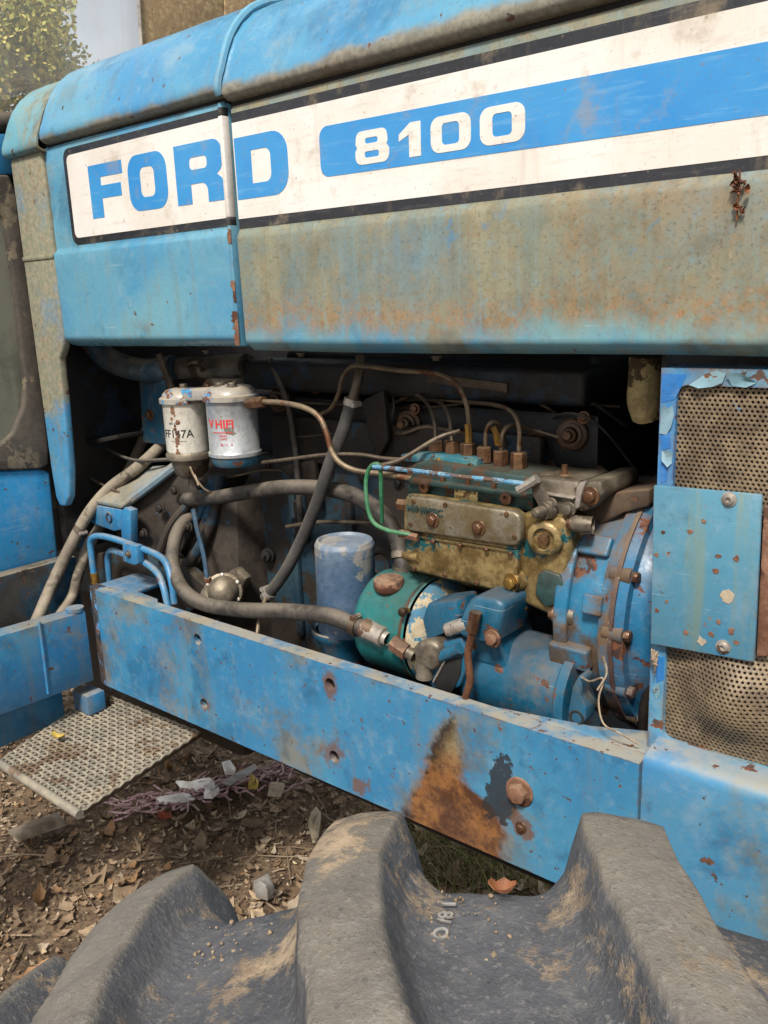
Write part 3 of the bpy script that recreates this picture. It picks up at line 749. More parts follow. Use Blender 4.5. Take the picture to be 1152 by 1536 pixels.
# ------------------------------------------------------------------ side rail
YR = -.03
def circle(x, z, r, n=18): return [(x + r * math.cos(2 * math.pi * k / n), z + r * math.sin(2 * math.pi * k / n)) for k in range(n)]
HOLES = ((-1.332, .662), (-1.331, .524), (-.973, .664), (-.973, .528))
rail_me = flat_shape('frame_rail', [[(-1.688, .466), (-.4205, .474), (-.4205, .7035), (-1.688, .695)]] + [circle(x, z, .0115) for x, z in HOLES], YR + .015, .03)
rail = obj('frame_rail', rail_me, M['rail'], tractor, 'long blue side rail with bolt holes and a burnt rust stain')
obj('rail_end', hexa('rail_end', [(-1.722, YR + .006, .462), (-1.6885, YR - .001, .464), (-1.6885, .0, .464), (-1.722, 0, .462), (-1.722, YR + .006, .698), (-1.6885, YR - .001, .695), (-1.6885, 0, .695), (-1.722, 0, .698)], .003), M['end_chip'], rail, 'dark chipped end of the rail')
obj('rail_gusset', prism('rail_gusset', [(-.66, .0005, .6925), (-.4215, .0005, .6925), (-.4215, .075, .6925), (-.52, .030, .6925)], (0, 0, .010), .002), M['rail'], rail)
obj('rail_corner_plate', prism('rail_corner_plate', [(-1.72, .0005, .685), (-1.50, .0005, .685), (-1.52, .016, .685), (-1.60, .02, .685), (-1.61, .12, .685), (-1.72, .12, .685)], (0, 0, .010), .002), M['frame'], rail)
obj('rail_inner_flange', box('rail_inner_flange', -1.68, -.43, .001, .05, .440, .472, .002), M['bare_dark'], rail)
for x, z in HOLES: obj('hole_shade_disc', lathe('hole_shade_disc', (x, YR + .012, z), (0, -1, 0), [(0, .0001), (.0, .0118)], 18), M['bare_dark'], rail)  # flat dark disc set in each hole, standing in for its shade
hx = P(780, 1187, Y=YR); bolt(hx, (0, -1, 0), .0155, M['rust'], rail, spin=.3)
hx = P(782, 1241, Y=YR); bolt(hx, (0, -1, 0), .0065, M['nut'], rail, washer=True)

# lower front panel
lp = [(0.02, .7235), (-.012, .7215), (-.022, .719), (-.028, .713), (-.031, .703), (-.031, .66), (-.031, .6), (-.031, .54), (-.029, .515), (-.018, .508)]
obj('lower_front_panel', strip_grid('lower_front_panel', lp[::-1], xs_(-.4165, .38, 30), .0014), M['low_panel'], tractor, 'pale blue lower front panel under the perforated grille')

# beam across to the left with its lower plate
beam = obj('cross_beam', hexa('cross_beam', [(-1.76, -.85, .492), (-1.712, -.85, .492), (-1.712, -.045, .478), (-1.76, -.045, .478), (-1.76, -.85, .672), (-1.712, -.85, .672), (-1.712, -.045, .645), (-1.76, -.045, .645)], .003), M['frame'], tractor, 'blue cross beam running outward behind the step')
obj('beam_cap', tube('beam_cap', [(-1.73, -.060, .647), (-1.73, -.060, .655)], .020, 16, smooth=False), M['frame'], beam)
obj('weld_seam', tube('weld_seam', [(-1.7115, -.155, .655), (-1.7110, -.155, .60), (-1.7115, -.157, .49)], .004, 6), M['frame'], beam)
obj('lower_plate', hexa('lower_plate', [(-1.84, -.85, .36), (-1.79, -.85, .36), (-1.79, -.085, .375), (-1.84, -.085, .375), (-1.84, -.85, .455), (-1.79, -.85, .455), (-1.79, -.085, .455), (-1.84, -.085, .455)], .003), M['frame'], beam, 'dull blue lower plate')
obj('beam_back_plate', box('beam_back_plate', -1.88, -1.84, -.85, .02, .5, .735, .003), M['dark_blue'], beam)
obj('step_bracket', box('step_bracket', -1.765, -1.70, -.075, -.03, .405, .452, .003), M['frame'], beam)

# ------------------------------------------------------------------ woven step
def step_plate():
    A, Bq, C_, D_q = Vector((-1.797, .013, .402)), Vector((-1.687, -.291, .398)), Vector((-1.383, -.290, .396)), Vector((-1.438, .03, .402))
    st = bpy.data.objects.new('step_plate', None)
    n1, n2 = 22, 24
    me = hexa('step_plate', [A + Vector((0, 0, -.012)), D_q + Vector((0, 0, -.012)), C_ + Vector((0, 0, -.012)), Bq + Vector((0, 0, -.012)), A + Vector((0, 0, -.0025)), D_q + Vector((0, 0, -.0025)), C_ + Vector((0, 0, -.0025)), Bq + Vector((0, 0, -.0025))], .001)
    s = obj('step_plate', me, M['step_base'], tractor, 'square woven wire step with dusty blue and tan paint')
    q = lambda u, v: (A * (1 - u) + D_q * u) * (1 - v) + (Bq * (1 - u) + C_ * u) * v
    for i in range(n1 + 1):
        u = i / n1; pts = []
        for k in range(2 * n2 + 1):
            v = k / (2 * n2); ph = ((k // 1) % 2)
            pts.append(q(u, v) + Vector((0, 0, .0018 * math.cos(math.pi * (k / 2 * 1.0 + i)))))
        r_ = [p for p in pts]
        v_, f_ = tube_data([r_[k] + Vector((0, 0, -.004 if k > 2 * n2 - 1 else 0)) for k in range(len(r_))], .0030, 6)
        obj('wire', mesh('wire', v_, f_), M['step_wire'], s)
    for j in range(n2 + 1):
        v = j / n2; pts = []
        for k in range(2 * n1 + 1):
            u = k / (2 * n1); pts.append(q(u, v) + Vector((0, 0, -.0018 * math.cos(math.pi * (k / 2 + j)))))
        v_, f_ = tube_data(pts, .0030, 6)
        obj('wire', mesh('wire', v_, f_), M['step_wire'], s)
    obj('rolled_edge', tube('rolled_edge', [Bq + Vector((-.004, -.004, -.002)), C_ + Vector((.004, -.004, -.002))], .009, 10, smooth=False), M['step_wire'], s)
M['step_base'] = grimy('mud_on_step', lin('#4e3c2e'), lin('#66523e'), .9, 0, 30, .3)
M['step_wire'] = grimy('worn_step_wire', lin('#77736a'), lin('#928a7a'), .7, 0, 16, .45, spots=lin('#5d4634'), spot_thr=.58, spot_scale=14, dust_col=lin('#a1957e'))
step_plate()

# ------------------------------------------------------------------ grille with perforated screens and cover plate
YG = .02
GX0, GX1 = -.432, .30
gf = flat_shape('grille_frame', [[(GX0, .7015), (GX1, .7015), (GX1, 1.206), (GX0, 1.2035)], rrect(GX1 - .03 - (-.412), 1.184 - .722, .012, 5, -.412, .722)], YG + .004, .008)
grille = obj('grille_panel', gf, M['grille'], tractor, 'grille panel with peeling blue paint around rusty perforated screens')
obj('grille_side_flange', box('grille_side_flange', GX0 - .0005, GX0 + .004, YG + .002, .09, .703, 1.203, .001), M['grille'], grille)
obj('grille_top_flange', box('grille_top_flange', GX0 + .004, GX1, YG + .0085, .09, 1.1965, 1.2025, .001), M['grille'], grille)
def screen(name, x0, x1, z0, z1, pitch=.0061, rh=.00195, dent=None):
    v = []; f = []; idx = {}
    rows = int((z1 - z0) / (pitch * .866)); cols = int((x1 - x0) / pitch)
    for j in range(rows):
        for i in range(cols):
            cx = x0 + (i + .5 * (j % 2)) * pitch; cz = z0 + j * pitch * .866
            def yy(x, z):
                if not dent: return 0
                d = math.hypot(x - dent[0], (z - dent[1]) * .9) / dent[2]
                return (-dent[3] * .5 * (1 + math.cos(math.pi * min(d, 1))) if d < 1 else 0) + .0015 * mnoise.noise(Vector((x * 14, z * 14, 2)))
            o = []; n_ = []; bk = []
            for k in range(6):
                a = math.radians(60 * k + 30)
                R = pitch / math.sqrt(3)
                x, z = cx + R * math.cos(a), cz + R * math.sin(a); o.append((x, YG + .006 + yy(x, z), z))
                x, z = cx + rh * math.cos(a), cz + rh * math.sin(a); n_.append((x, YG + .0062 + yy(x, z), z)); bk.append((x, YG + .0085 + yy(x, z), z))
            b0 = len(v); v += o + n_ + bk
            if random.random() < .05: f.append(tuple(b0 + 12 + k for k in range(6)))
            for k in range(6):
                k2 = (k + 1) % 6
                f.append((b0 + k, b0 + k2, b0 + 6 + k2, b0 + 6 + k)); f.append((b0 + 6 + k, b0 + 6 + k2, b0 + 12 + k2, b0 + 12 + k))
    me = mesh(name, v, f)
    return obj(name, me, M['screen'], grille, smooth=30)
o = screen('perforated_screen', -.417, -.02, 1.04, 1.190); o['label'] = 'upper rusty perforated screen'
o = screen('perforated_screen', -.417, -.02, .712, .875, dent=(-.325, .80, .078, .034)); o['label'] = 'lower perforated screen with a round bulge'
obj('radiator_core', box('radiator_core', -.40, .28, .10, .16, .70, 1.19, .003), M['radiator'], tractor)
pc = [P(980, 728, Y=.008), P(1143, 742, Y=.008), P(1131, 994, Y=.008), P(975, 966, Y=.008)]
plate = obj('cover_plate', prism('cover_plate', pc[::-1], (0, .006, 0), .002, 2), M['plate'], grille, 'blue cover plate with chipped paint screwed over the grille')
obj('plate_edge_strip', prism('plate_edge_strip', [P(1145, 760, Y=.011), P(1158, 760, Y=.011), P(1152, 985, Y=.011), P(1134, 985, Y=.011)][::-1], (0, .006, 0), .002), M['rust'], grille)
def screw(px, py):
    c = P(px, py, Y=.008)
    o = obj('screw', lathe('screw', c, (0, -1, 0), [(0, .009), (.0015, .009), (.002, .0072), (.0045, .0055), (.005, .0032), (.0025, .0028), (.0024, .0001)], 16), M['steel_bright'], grille)
screw(1094, 749); screw(1085, 970)
# bare chips and blisters in the plate paint
random.seed(21)
chips = [(1091, 897, .0105, 'chip_tan'), (1035, 797, .0035, 'rust'), (1056, 782, .003, 'rust'), (1074, 856, .0042, 'rust'), (1105, 837, .004, 'rust'), (1077, 834, .0036, 'rust'), (1097, 947, .0045, 'rust'), (1052, 961, .0058, 'chip_tan'), (1078, 933, .0036, 'rust'), (1104, 964, .0036, 'rust'), (1029, 949, .0036, 'rust'), (985, 832, .0036, 'rust'), (985, 915, .003, 'rust'), (1067, 952, .0036, 'rust'), (995, 798, .0026, 'rust'), (1000, 902, .0026, 'rust')]
M['chip_tan'] = grimy('bare_primer', lin('#a89880'), lin('#b5a68e'), .8, 0, 40, .1)
for (a, c, r, mt) in chips:
    q = P(a, c, Y=.008); n = 9
    lp_ = [(q.x + r * random.uniform(.55, 1.3) * math.cos(2 * math.pi * k / n), q.z + r * random.uniform(.5, 1.25) * math.sin(2 * math.pi * k / n)) for k in range(n)]
    obj('paint_chip', flat_shape('paint_chip', [lp_], .0076, .0006), M[mt], grille, smooth=0)
M['flake'] = paint('lifting_flake_paint', lin('#7f9fae'), lin('#6c98ae'), .5, dirt_amt=.3, chip=.75, edge=0, streak=.2)
M['deep_blue'] = paint('old_blue_coat', lin('#1f6fc0'), lin('#2a78c4'), .38, dirt_amt=.1, chip=.75, edge=.2, streak=.1)
def flake(pix, curl=.006, mt='flake'):
    q = [P(a, c, Y=YG - .0004) for a, c in pix]; ce = sum(q, Vector()) / len(q)
    bm = bmesh.new(); vs = [bm.verts.new(p + Vector((0, -curl * random.random(), 0))) for p in q]; c0 = bm.verts.new(ce + Vector((0, -.0012, 0)))
    for i in range(len(vs)): bm.faces.new((vs[i], vs[(i + 1) % len(vs)], c0))
    r = bmesh.ops.extrude_face_region(bm, geom=list(bm.faces)); bmesh.ops.translate(bm, verts=[e for e in r['geom'] if isinstance(e, bmesh.types.BMVert)], vec=(0, .0008, 0))
    obj('paint_flake', from_bm('paint_flake', bm), M[mt], grille, smooth=50)
flake([(992, 612), (998, 607), (1003, 612), (1010, 608), (1011, 622), (1008, 640), (1000, 652), (990, 650)])
flake([(994, 675), (1004, 674), (1010, 680), (1008, 695), (1003, 700), (995, 690)])
flake([(1035, 577), (1060, 560), (1075, 556), (1090, 560), (1085, 574), (1070, 580), (1050, 582)])
flake([(1092, 561), (1108, 558), (1125, 566), (1136, 574), (1120, 581), (1098, 579)])
flake([(980, 1030), (988, 1024), (992, 1032), (990, 1042), (984, 1050)], .004)
for pix in ([(990, 652), (1004, 648), (1006, 672), (992, 676)], [(990, 692), (1002, 702), (1000, 722), (990, 726)], [(984, 985), (997, 985), (996, 1020), (984, 1024)], [(992, 560), (1030, 562), (1022, 580), (1012, 600), (992, 604)]):
    flake(pix, .0002, 'deep_blue')

# ------------------------------------------------------------------ front wheel, steered
def front_wheel():
    R0, psi = .50, math.radians(25.8)
    c = Vector((-.212, -.584, .449)); u = Vector((math.cos(psi), math.sin(psi), 0)); ax = Vector((math.sin(psi), -math.cos(psi), 0)); up = Vector((0, 0, 1))
    W = .40
    # carcass section: (distance outward from inner shoulder, radius)
    sec = [(.055, .27), (.028, .30), (.004, .34), (-.012, .39), (-.010, .432), (-.003, .468), (.008, .494), (.024, .510), (.050, .517), (.09, .521), (.14, .523), (.20, .524)]
    sec = sec + [(W - a, r) for a, r in sec[-2::-1]]
    s2 = spline([Vector((a, r, 0)) for a, r in sec], 7)
    nS = len(s2)
    nT = 1300
    step = math.radians(17.3); t0 = math.radians(2.0)
    T = np.concatenate([np.linspace(math.radians(-58), math.radians(26), 1150, endpoint=False), np.linspace(math.radians(26), math.radians(302), 330, endpoint=False)]); nT = len(T)
    v = []; f = []; wear_shade = []; lug = []
    for i in range(nT):
        th = T[i]
        for j in range(nS):
            a, r = s2[j].x, s2[j].y
            p0, p1 = s2[max(j - 1, 0)], s2[min(j + 1, nS - 1)]
            tx, ty = p1.x - p0.x, p1.y - p0.y; L = math.hypot(tx, ty); nx, ny = -ty / L, tx / L
            h = 0
            for side in (0, 1):
                w_ = a if side == 0 else W - a            # distance from this side's shoulder
                # bar runs from the centre line out over the shoulder, swept
                d_in = max(0.0, w_ / .20)
                off = (.30 * d_in + .42 * d_in ** 2) * .17 / R0 * .55
                ph = (th - t0 - off + (step / 2 if side else 0)) / step
                k = ph - round(ph)
                dist = abs(k) * step * r
                dist += .003 * mnoise.noise(Vector((th * 22, w_ * 30, side * 9)))
                hw = .0220
                q_ = dist - hw
                bar = 1.0 - .03 * (dist / hw) ** 2 if q_ <= 0 else (.97 - .67 * q_ / .009 if q_ < .009 else .30 * max(0.0, 1 - (q_ - .009) / .022) ** 2)
                e = min(max((.232 - w_) / .02, 0), 1); bar *= e
                dd = min(max((r - .445) / .045, 0), 1); bar *= dd * dd * (3 - 2 * dd) if r < .51 and w_ < .1 else 1
                h = max(h, bar)
            hh = .037 * h * (1 / max(abs(nx), abs(ny)) if h > 0 and a > -.02 and r > .47 else 1) + .0022 * mnoise.noise(Vector((th * 9, a * 14, 4))) * (.4 + h) + .0007 * mnoise.noise(Vector((th * 40, a * 60, 4)))
            a2, r2 = a + nx * hh, r + ny * hh
            v.append(c + ax * a2 + (u * math.sin(th) + up * math.cos(th)) * r2)
            flat = 1 - abs(2 * h - 1); lug.append(h)
            face = .34 * math.exp(-((math.degrees(th) + 16) / 5.5) ** 2) * (1 if h > .5 else .3)
            wear_shade.append(.20 + .22 * (1 - h) * (1 if a < .1 else .7) + .22 * mnoise.noise(Vector((th * 6, a * 9, 20))) + .10 * flat + face)
    for i in range(nT):
        i2 = (i + 1) % nT
        for j in range(nS - 1):
            f.append((i * nS + j, i * nS + j + 1, i2 * nS + j + 1, i2 * nS + j))
    me = mesh('tyre', v, f)
    al = me.color_attributes.new('wear_shade', 'FLOAT_COLOR', 'POINT')
    arr = np.repeat(np.array(wear_shade, dtype=np.float32)[:, None], 4, 1); arr[:, 3] = 1; arr[:, 1] = lug
    al.data.foreach_set('color', arr.ravel())
    wh = bpy.data.objects.new('front_wheel', None); COL.objects.link(wh); wh.parent = tractor; wh.matrix_parent_inverse = PINV
    wh['label'] = 'steered front wheel with heavy lugged farm tyre in the foreground'
    ty = obj('tyre', me, M['rubber'], wh, smooth=179)
    bm = bmesh.new(); bm.from_mesh(me); bmesh.ops.recalc_face_normals(bm, faces=bm.faces); bm.to_mesh(me); bm.free()
    rim = lathe('rim', c + ax * .20, ax, [(-.15, .275), (-.14, .29), (-.12, .26), (-.05, .25), (.05, .25), (.12, .26), (.14, .29), (.15, .275), (.10, .24), (.02, .235), (.01, .09), (.0, .09)], 40)
    obj('rim', rim, M['frame'], wh)
    hub = lathe('hub', c + ax * .20, ax, [(.03, .0001), (.03, .085), (.0, .10), (-.12, .10), (-.20, .07), (-.40, .06), (-.62, .06)], 24)
    obj('hub', hub, M['bare_dark'], wh)
    return c, u, ax, up, W
WH = front_wheel()

# ------------------------------------------------------------------ engine bay: dark masses
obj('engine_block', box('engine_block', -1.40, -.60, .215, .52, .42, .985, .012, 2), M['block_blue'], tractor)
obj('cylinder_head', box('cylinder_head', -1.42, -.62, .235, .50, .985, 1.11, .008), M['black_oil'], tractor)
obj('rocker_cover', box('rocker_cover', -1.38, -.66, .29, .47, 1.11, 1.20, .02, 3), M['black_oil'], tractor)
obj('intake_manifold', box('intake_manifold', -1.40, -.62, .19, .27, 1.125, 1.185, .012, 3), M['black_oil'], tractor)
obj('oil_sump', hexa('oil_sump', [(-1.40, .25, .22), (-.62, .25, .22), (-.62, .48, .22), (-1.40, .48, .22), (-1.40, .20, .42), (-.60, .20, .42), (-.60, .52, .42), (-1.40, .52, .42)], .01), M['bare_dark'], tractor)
obj('gearbox_housing', hexa('gearbox_housing', [(-2.4, .12, .30), (-1.41, .12, .30), (-1.41, .60, .30), (-2.4, .60, .30), (-2.4, .16, .86), (-1.41, .16, .90), (-1.41, .58, .90), (-2.4, .58, .86)], .02), M['bell_dark'], tractor)
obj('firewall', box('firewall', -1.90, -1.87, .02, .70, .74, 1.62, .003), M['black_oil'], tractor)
obj('far_rail', box('far_rail', -1.70, -.42, .72, .75, .46, .70, .003), M['rail'], tractor)
obj('far_light_block', box('far_light_block', -1.75, .30, .66, .69, .70, 1.24, .002), M['bare_dark'], tractor)  # unseen sheet added to block light from the far side of the bay
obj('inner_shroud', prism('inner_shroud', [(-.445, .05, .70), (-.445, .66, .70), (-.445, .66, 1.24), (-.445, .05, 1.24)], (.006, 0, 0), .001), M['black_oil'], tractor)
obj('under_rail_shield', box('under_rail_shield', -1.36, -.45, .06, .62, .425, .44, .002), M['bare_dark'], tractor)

# bracket steel at the left of the bay
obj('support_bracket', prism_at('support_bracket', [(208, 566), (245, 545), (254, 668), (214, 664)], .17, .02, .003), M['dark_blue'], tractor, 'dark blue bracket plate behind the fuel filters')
bolt(P(225, 622, Y=.169), (0, -1, 0), .009, M['nut'], tractor)
pth = [P(150, 512, Y=.15), P(185, 545, Y=.15), P(225, 556, Y=.16), P(330, 552, Y=.18), P(360, 548, Y=.19)]
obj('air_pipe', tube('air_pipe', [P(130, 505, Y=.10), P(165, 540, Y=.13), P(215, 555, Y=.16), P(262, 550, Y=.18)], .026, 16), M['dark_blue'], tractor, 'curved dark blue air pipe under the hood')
obj('air_pipe', tube('air_pipe', [P(240, 553, Y=.20), P(290, 552, Y=.20), P(370, 548, Y=.20)], .024, 16), M['steel'], tractor, 'dull olive air pipe above the fuel filters')
obj('brace', prism_at('brace', [(232, 532), (240, 530), (262, 588), (255, 592)], .12, .006, .001), M['pipe_dark'], tractor)
obj('shelf', prism_at('shelf', [(98, 668), (176, 652), (176, 658), (98, 676)], .10, .12, .001), M['bare_dark'], tractor)
bolt(P(113, 626, Y=.09), (.5, -1, 0), .010, M['pipe_dark'], tractor)

# mounting block with two round holes, strap and casting web
blk = obj('mounting_block', prism_at('mounting_block', [(140, 757), (182, 765), (182, 795), (170, 797), (137, 785), (133, 778)], .055, .07, .004), M['frame'], tractor, 'small blue mounting block with round holes')
obj('mount_top', prism('mount_top', [P(140, 755, Y=.055), P(182, 763, Y=.055), P(262, 702, Y=.14), P(215, 705, Y=.17)], (0, 0, .008), .002), M['mount'], tractor)
for (a, c) in ((164, 776), (136, 772)):
    q = P(a, c, Y=.0548); obj('eyelet', lathe('eyelet', q, (0, -1, 0), [(.0, .013), (.003, .012), (.003, .0085), (-.008, .008), (-.008, .0001)], 18), M['dark_blue'], blk)
obj('strap', prism_at('strap', [(180, 770), (186, 761), (196, 766), (196, 815), (182, 812)], .052, .02, .003), M['frame'], blk)
web = [P(184, 762, Y=.075), P(270, 692, Y=.15), P(330, 720, Y=.17), P(258, 850, Y=.12), P(205, 840, Y=.09)]
bm = bmesh.new(); vs = [bm.verts.new(p) for p in web] ; v2 = [bm.verts.new(p + Vector((0, .09, 0))) for p in web]
bm.faces.new(vs); bm.faces.new(v2[::-1])
for i in range(5): bm.faces.new((vs[i], vs[(i + 1) % 5], v2[(i + 1) % 5], v2[i]))
obj('bell_web', from_bm('bell_web', bm, .004), M['bell_dark'], tractor)
obj('web_rib', tube('web_rib', [P(186, 757, Y=.07), P(225, 728, Y=.10), P(268, 695, Y=.145)], .011, 8), M['mount'], tractor)
obj('web_rib', tube('web_rib', [P(236, 838, Y=.09), P(255, 790, Y=.11), P(285, 752, Y=.14)], .009, 8), M['block_blue'], tractor)
obj('bay_floor_web', prism_at('bay_floor_web', [(100, 830), (250, 830), (330, 900), (250, 930), (140, 890), (90, 880)], .10, .03, .003), M['block_blue'], tractor)

# steel lines at the rail end
obj('steel_line', tube('steel_line', [P(141, 862, Y=.02), P(138, 838, Y=.02), P(136, 812, Y=.02), P(146, 804, Y=.022), P(170, 808, Y=.025), P(205, 820, Y=.03), P(235, 832, Y=.035), P(250, 846, Y=.03), P(258, 875, Y=.02), P(262, 905, Y=.02)], .0075, 10), M['frame'], tractor, 'bent blue steel line, outer of the pair at the rail end')
obj('steel_line', tube('steel_line', [P(166, 895, Y=.06), P(163, 860, Y=.06), P(162, 835, Y=.06), P(168, 826, Y=.055), P(190, 833, Y=.04), P(215, 843, Y=.035), P(235, 858, Y=.03), P(245, 880, Y=.02), P(252, 910, Y=.015)], .0075, 10), M['frame'], tractor, 'bent blue steel line, inner of the pair at the rail end')
obj('line_ferrule', tube('line_ferrule', [P(143, 876, Y=.02), P(141, 859, Y=.02)], .0095, 10, smooth=False), M['brass'], tractor)
cl = obj('line_clamp', prism_at('line_clamp', [(183, 814), (204, 819), (207, 846), (200, 848), (184, 842)], .015, .018, .003), M['frame'], tractor)
bolt(P(193, 831, Y=.0148), (0, -1, 0), .006, M['steel'], cl)

# ------------------------------------------------------------------ fuel filters
def wrap_text(name, s, size, cpt, axis_r, ang0, z, mt, par, bold=0.0):
    """print wrapped on an upright can"""
    me = text_mesh(name, s, size, bold, .0002)
    for q in me.vertices:
        a = ang0 + q.co.x / axis_r; R = axis_r + .0004 + q.co.z
        q.co = (cpt.x + R * math.sin(a), cpt.y - R * math.cos(a), z + q.co.y)
    return obj(name, me, M[mt], par, smooth=0)
# silver can
fc = P(350, 640, Y=.07); fx, fy = fc.x, fc.y
zt, zb = P(350, 608, Y=.03).z, P(350, 684, Y=.03).z
rS = .048
fil = bpy.data.objects.new('fuel_filter', None)
silver = obj('fuel_filter', lathe('fuel_filter', (fx, fy, 0), (0, 0, 1), [(zb - .016, .0001), (zb - .016, rS * .88), (zb - .009, rS * .94), (zb - .006, rS * 1.05), (zb, rS * 1.06), (zb + .004, rS), (zt, rS), (zt + .003, rS * 1.04)], 40), M['filter_silver'], tractor, 'silver fuel filter can with red print')
obj('filter_foot', lathe('filter_foot', (fx, fy, 0), (0, 0, 1), [(zb - .026, .0001), (zb - .026, rS * .84), (zb - .019, rS * .95), (zb - .009, rS * .98)], 36), M['engine_blue'], silver)
ang = math.atan2(-.62, .78) * .75
wrap_text('filter_print', 'HIFI', .022, Vector((fx, fy, 0)), rS, .52, (zt + zb) / 2 + .010, 'red', silver, .0006)
wrap_text('filter_print', 'V', .022, Vector((fx, fy, 0)), rS, -.10, (zt + zb) / 2 + .010, 'red', silver, .0006)
wrap_text('filter_print', '________', .010, Vector((fx, fy, 0)), rS, .42, (zt + zb) / 2 - .001, 'red', silver, .0005)
wrap_text('filter_print', 'MAIN\nCARE', .006, Vector((fx, fy, 0)), rS, .44, (zt + zb) / 2 - .014, 'red', silver)
wrap_text('filter_print', 'BU 11   8', .006, Vector((fx, fy, 0)), rS, .56, (zt + zb) / 2 - .028, 'red', silver)
# white can
wc = P(281, 640, Y=.075); wx, wy = wc.x, wc.y
zt2, zb2 = P(281, 612, Y=.03).z, P(281, 684, Y=.03).z
rW = .045
white = obj('fuel_filter', lathe('fuel_filter', (wx, wy, 0), (0, 0, 1), [(zb2, rW * .97), (zb2 + .004, rW), (zt2, rW), (zt2 + .003, rW * 1.04)], 40), M['filter_white'], tractor, 'white fuel filter can with black print and a grey bowl')
obj('filter_bowl', lathe('filter_bowl', (wx, wy, 0), (0, 0, 1), [(zb2 - .075, .0001), (zb2 - .075, .009), (zb2 - .058, .009), (zb2 - .056, .020), (zb2 - .046, rW * .72), (zb2 - .022, rW * .86), (zb2 - .016, rW * .90), (zb2 - .014, rW * 1.05), (zb2 - .004, rW * 1.06), (zb2, rW * 1.0)], 36), M['steel'], white)
wrap_text('filter_print', 'FF147A', .022, Vector((wx, wy, 0)), rW, .42, (zt2 + zb2) / 2 - .008, 'ink', white, .0002)
wrap_text('filter_print', '__________', .007, Vector((wx, wy, 0)), rW, .46, (zt2 + zb2) / 2 - .019, 'ink', white)
wrap_text('filter_print', 'oil co', .009, Vector((wx, wy, 0)), rW, .3, (zt2 + zb2) / 2 + .014, 'ink', white)
random.seed(5)
for k in range(16):
    a = .42 + random.gauss(0, .08); z = zt2 - .004 - k * .0068
    obj('rust_run', lathe('rust_run', (wx + (rW + .0003) * math.sin(a), wy - (rW + .0003) * math.cos(a), z), (math.sin(a), -math.cos(a), 0), [(.0, random.uniform(.0025, .0055)), (.0005, .001), (.0006, .0001)], 7), M['rust'], white)
# shared cast head
def head_cap(cx_, cy_, r, z):
    return lathe('head', (cx_, cy_, 0), (0, 0, 1), [(z, r * 1.0), (z + .001, r * 1.12), (z + .010, r * 1.12), (z + .013, r * 1.0), (z + .019, r * .95), (z + .026, r * .78), (z + .029, r * .45), (z + .029, .0001)], 36)
head = obj('filter_head', head_cap(fx, fy, rS, zt + .003), M['filter_head'], tractor, 'cast double filter head with worn blue paint')
obj('head_lobe', head_cap(wx, wy, rW, zt2 + .003), M['filter_head'], head)
obj('head_bridge', hexa('head_bridge', [(wx, wy - .03, zt2 + .006), (fx, fy - .03, zt + .006), (fx, fy + .04, zt + .006), (wx, wy + .04, zt2 + .006), (wx, wy - .026, zt2 + .030), (fx, fy - .026, zt + .030), (fx, fy + .04, zt + .030), (wx, wy + .04, zt2 + .030)], .006), M['filter_head'], head)
obj('head_bracket', prism_at('head_bracket', [(303, 576), (310, 568), (350, 570), (356, 578), (357, 590), (303, 592)], .085, .02, .003), M['steel'], head)
for (a, c) in ((313, 580), (345, 580)): bolt(P(a, c, Y=.0845), (0, -1, 0), .008, M['nut'], head)
for (cx_, cy_, z) in ((wx, wy, zt2 + .031), (fx - .03, fy, zt + .027), (fx - .005, fy - .02, zt + .029), (fx + .02, fy - .012, zt + .029)): bolt((cx_, cy_, z), (0, 0, 1), .009, M['steel'], head)
q = P(384, 605, Y=.06); obj('banjo_fitting', tube('banjo_fitting', [P(372, 606, Y=.06), P(396, 603, Y=.06)], .011, 6, smooth=False), M['nut'], head)

# ------------------------------------------------------------------ hoses and pipes
def run(name, pts, r, mt, label=None, seg=12, par=None):
    return obj(name, tube(name, [P(a, c, Y=y) for a, c, y in pts], r, seg), M[mt], par or tractor, label)
def runx(name, pts, r, mt, label=None, seg=12):
    return obj(name, tube(name, pts, r, seg), M[mt], tractor, label)
runx('hose', [P(262, 645, Y=.24), P(238, 672, Y=.18), P(205, 702, Y=.13), P(165, 732, Y=.09), P(134, 768, Y=.045), P(108, 815, Y=.0), P(82, 868, Y=-.045), P(62, 915, X=-1.785), P(45, 955, X=-1.79)], .0135, 'hose_tan', 'pale grey hose sweeping down to the cross beam, the outer one')
runx('hose', [P(222, 640, Y=.25), P(205, 680, Y=.22), P(188, 715, Y=.19), P(158, 775, Y=.11), P(130, 825, Y=.04), P(118, 860, Y=.01), P(108, 895, Y=-.01), P(88, 925, X=-1.785)], .0125, 'hose_tan', 'pale grey hose behind the other one at the cross beam')
run('hose', [(255, 735, .30), (262, 745, .20), (280, 749, .14), (320, 747, .115), (380, 737, .11), (430, 731, .115), (490, 733, .13), (535, 745, .14), (572, 770, .14), (592, 800, .14), (602, 835, .13), (604, 862, .12)], .0150, 'hose', 'thick dusty hose arching from the filters to the reservoir')
run('hose', [(320, 742, .24), (290, 770, .16), (268, 795, .10), (259, 830, .06), (263, 862, .035), (280, 890, .015), (310, 907, .01), (365, 915, .012), (430, 917, .012), (490, 923, .012), (525, 935, .012), (553, 947, .014)], .0150, 'hose', 'thick dusty hose looping low along the rail to the pump fitting')
run('hose', [(529, 598, .12), (515, 645, .11), (497, 690, .105), (475, 755, .10), (450, 815, .095), (425, 862, .09), (398, 897, .085)], .0118, 'hose_dark', 'straight grey hose slanting across the bay between two clamps')
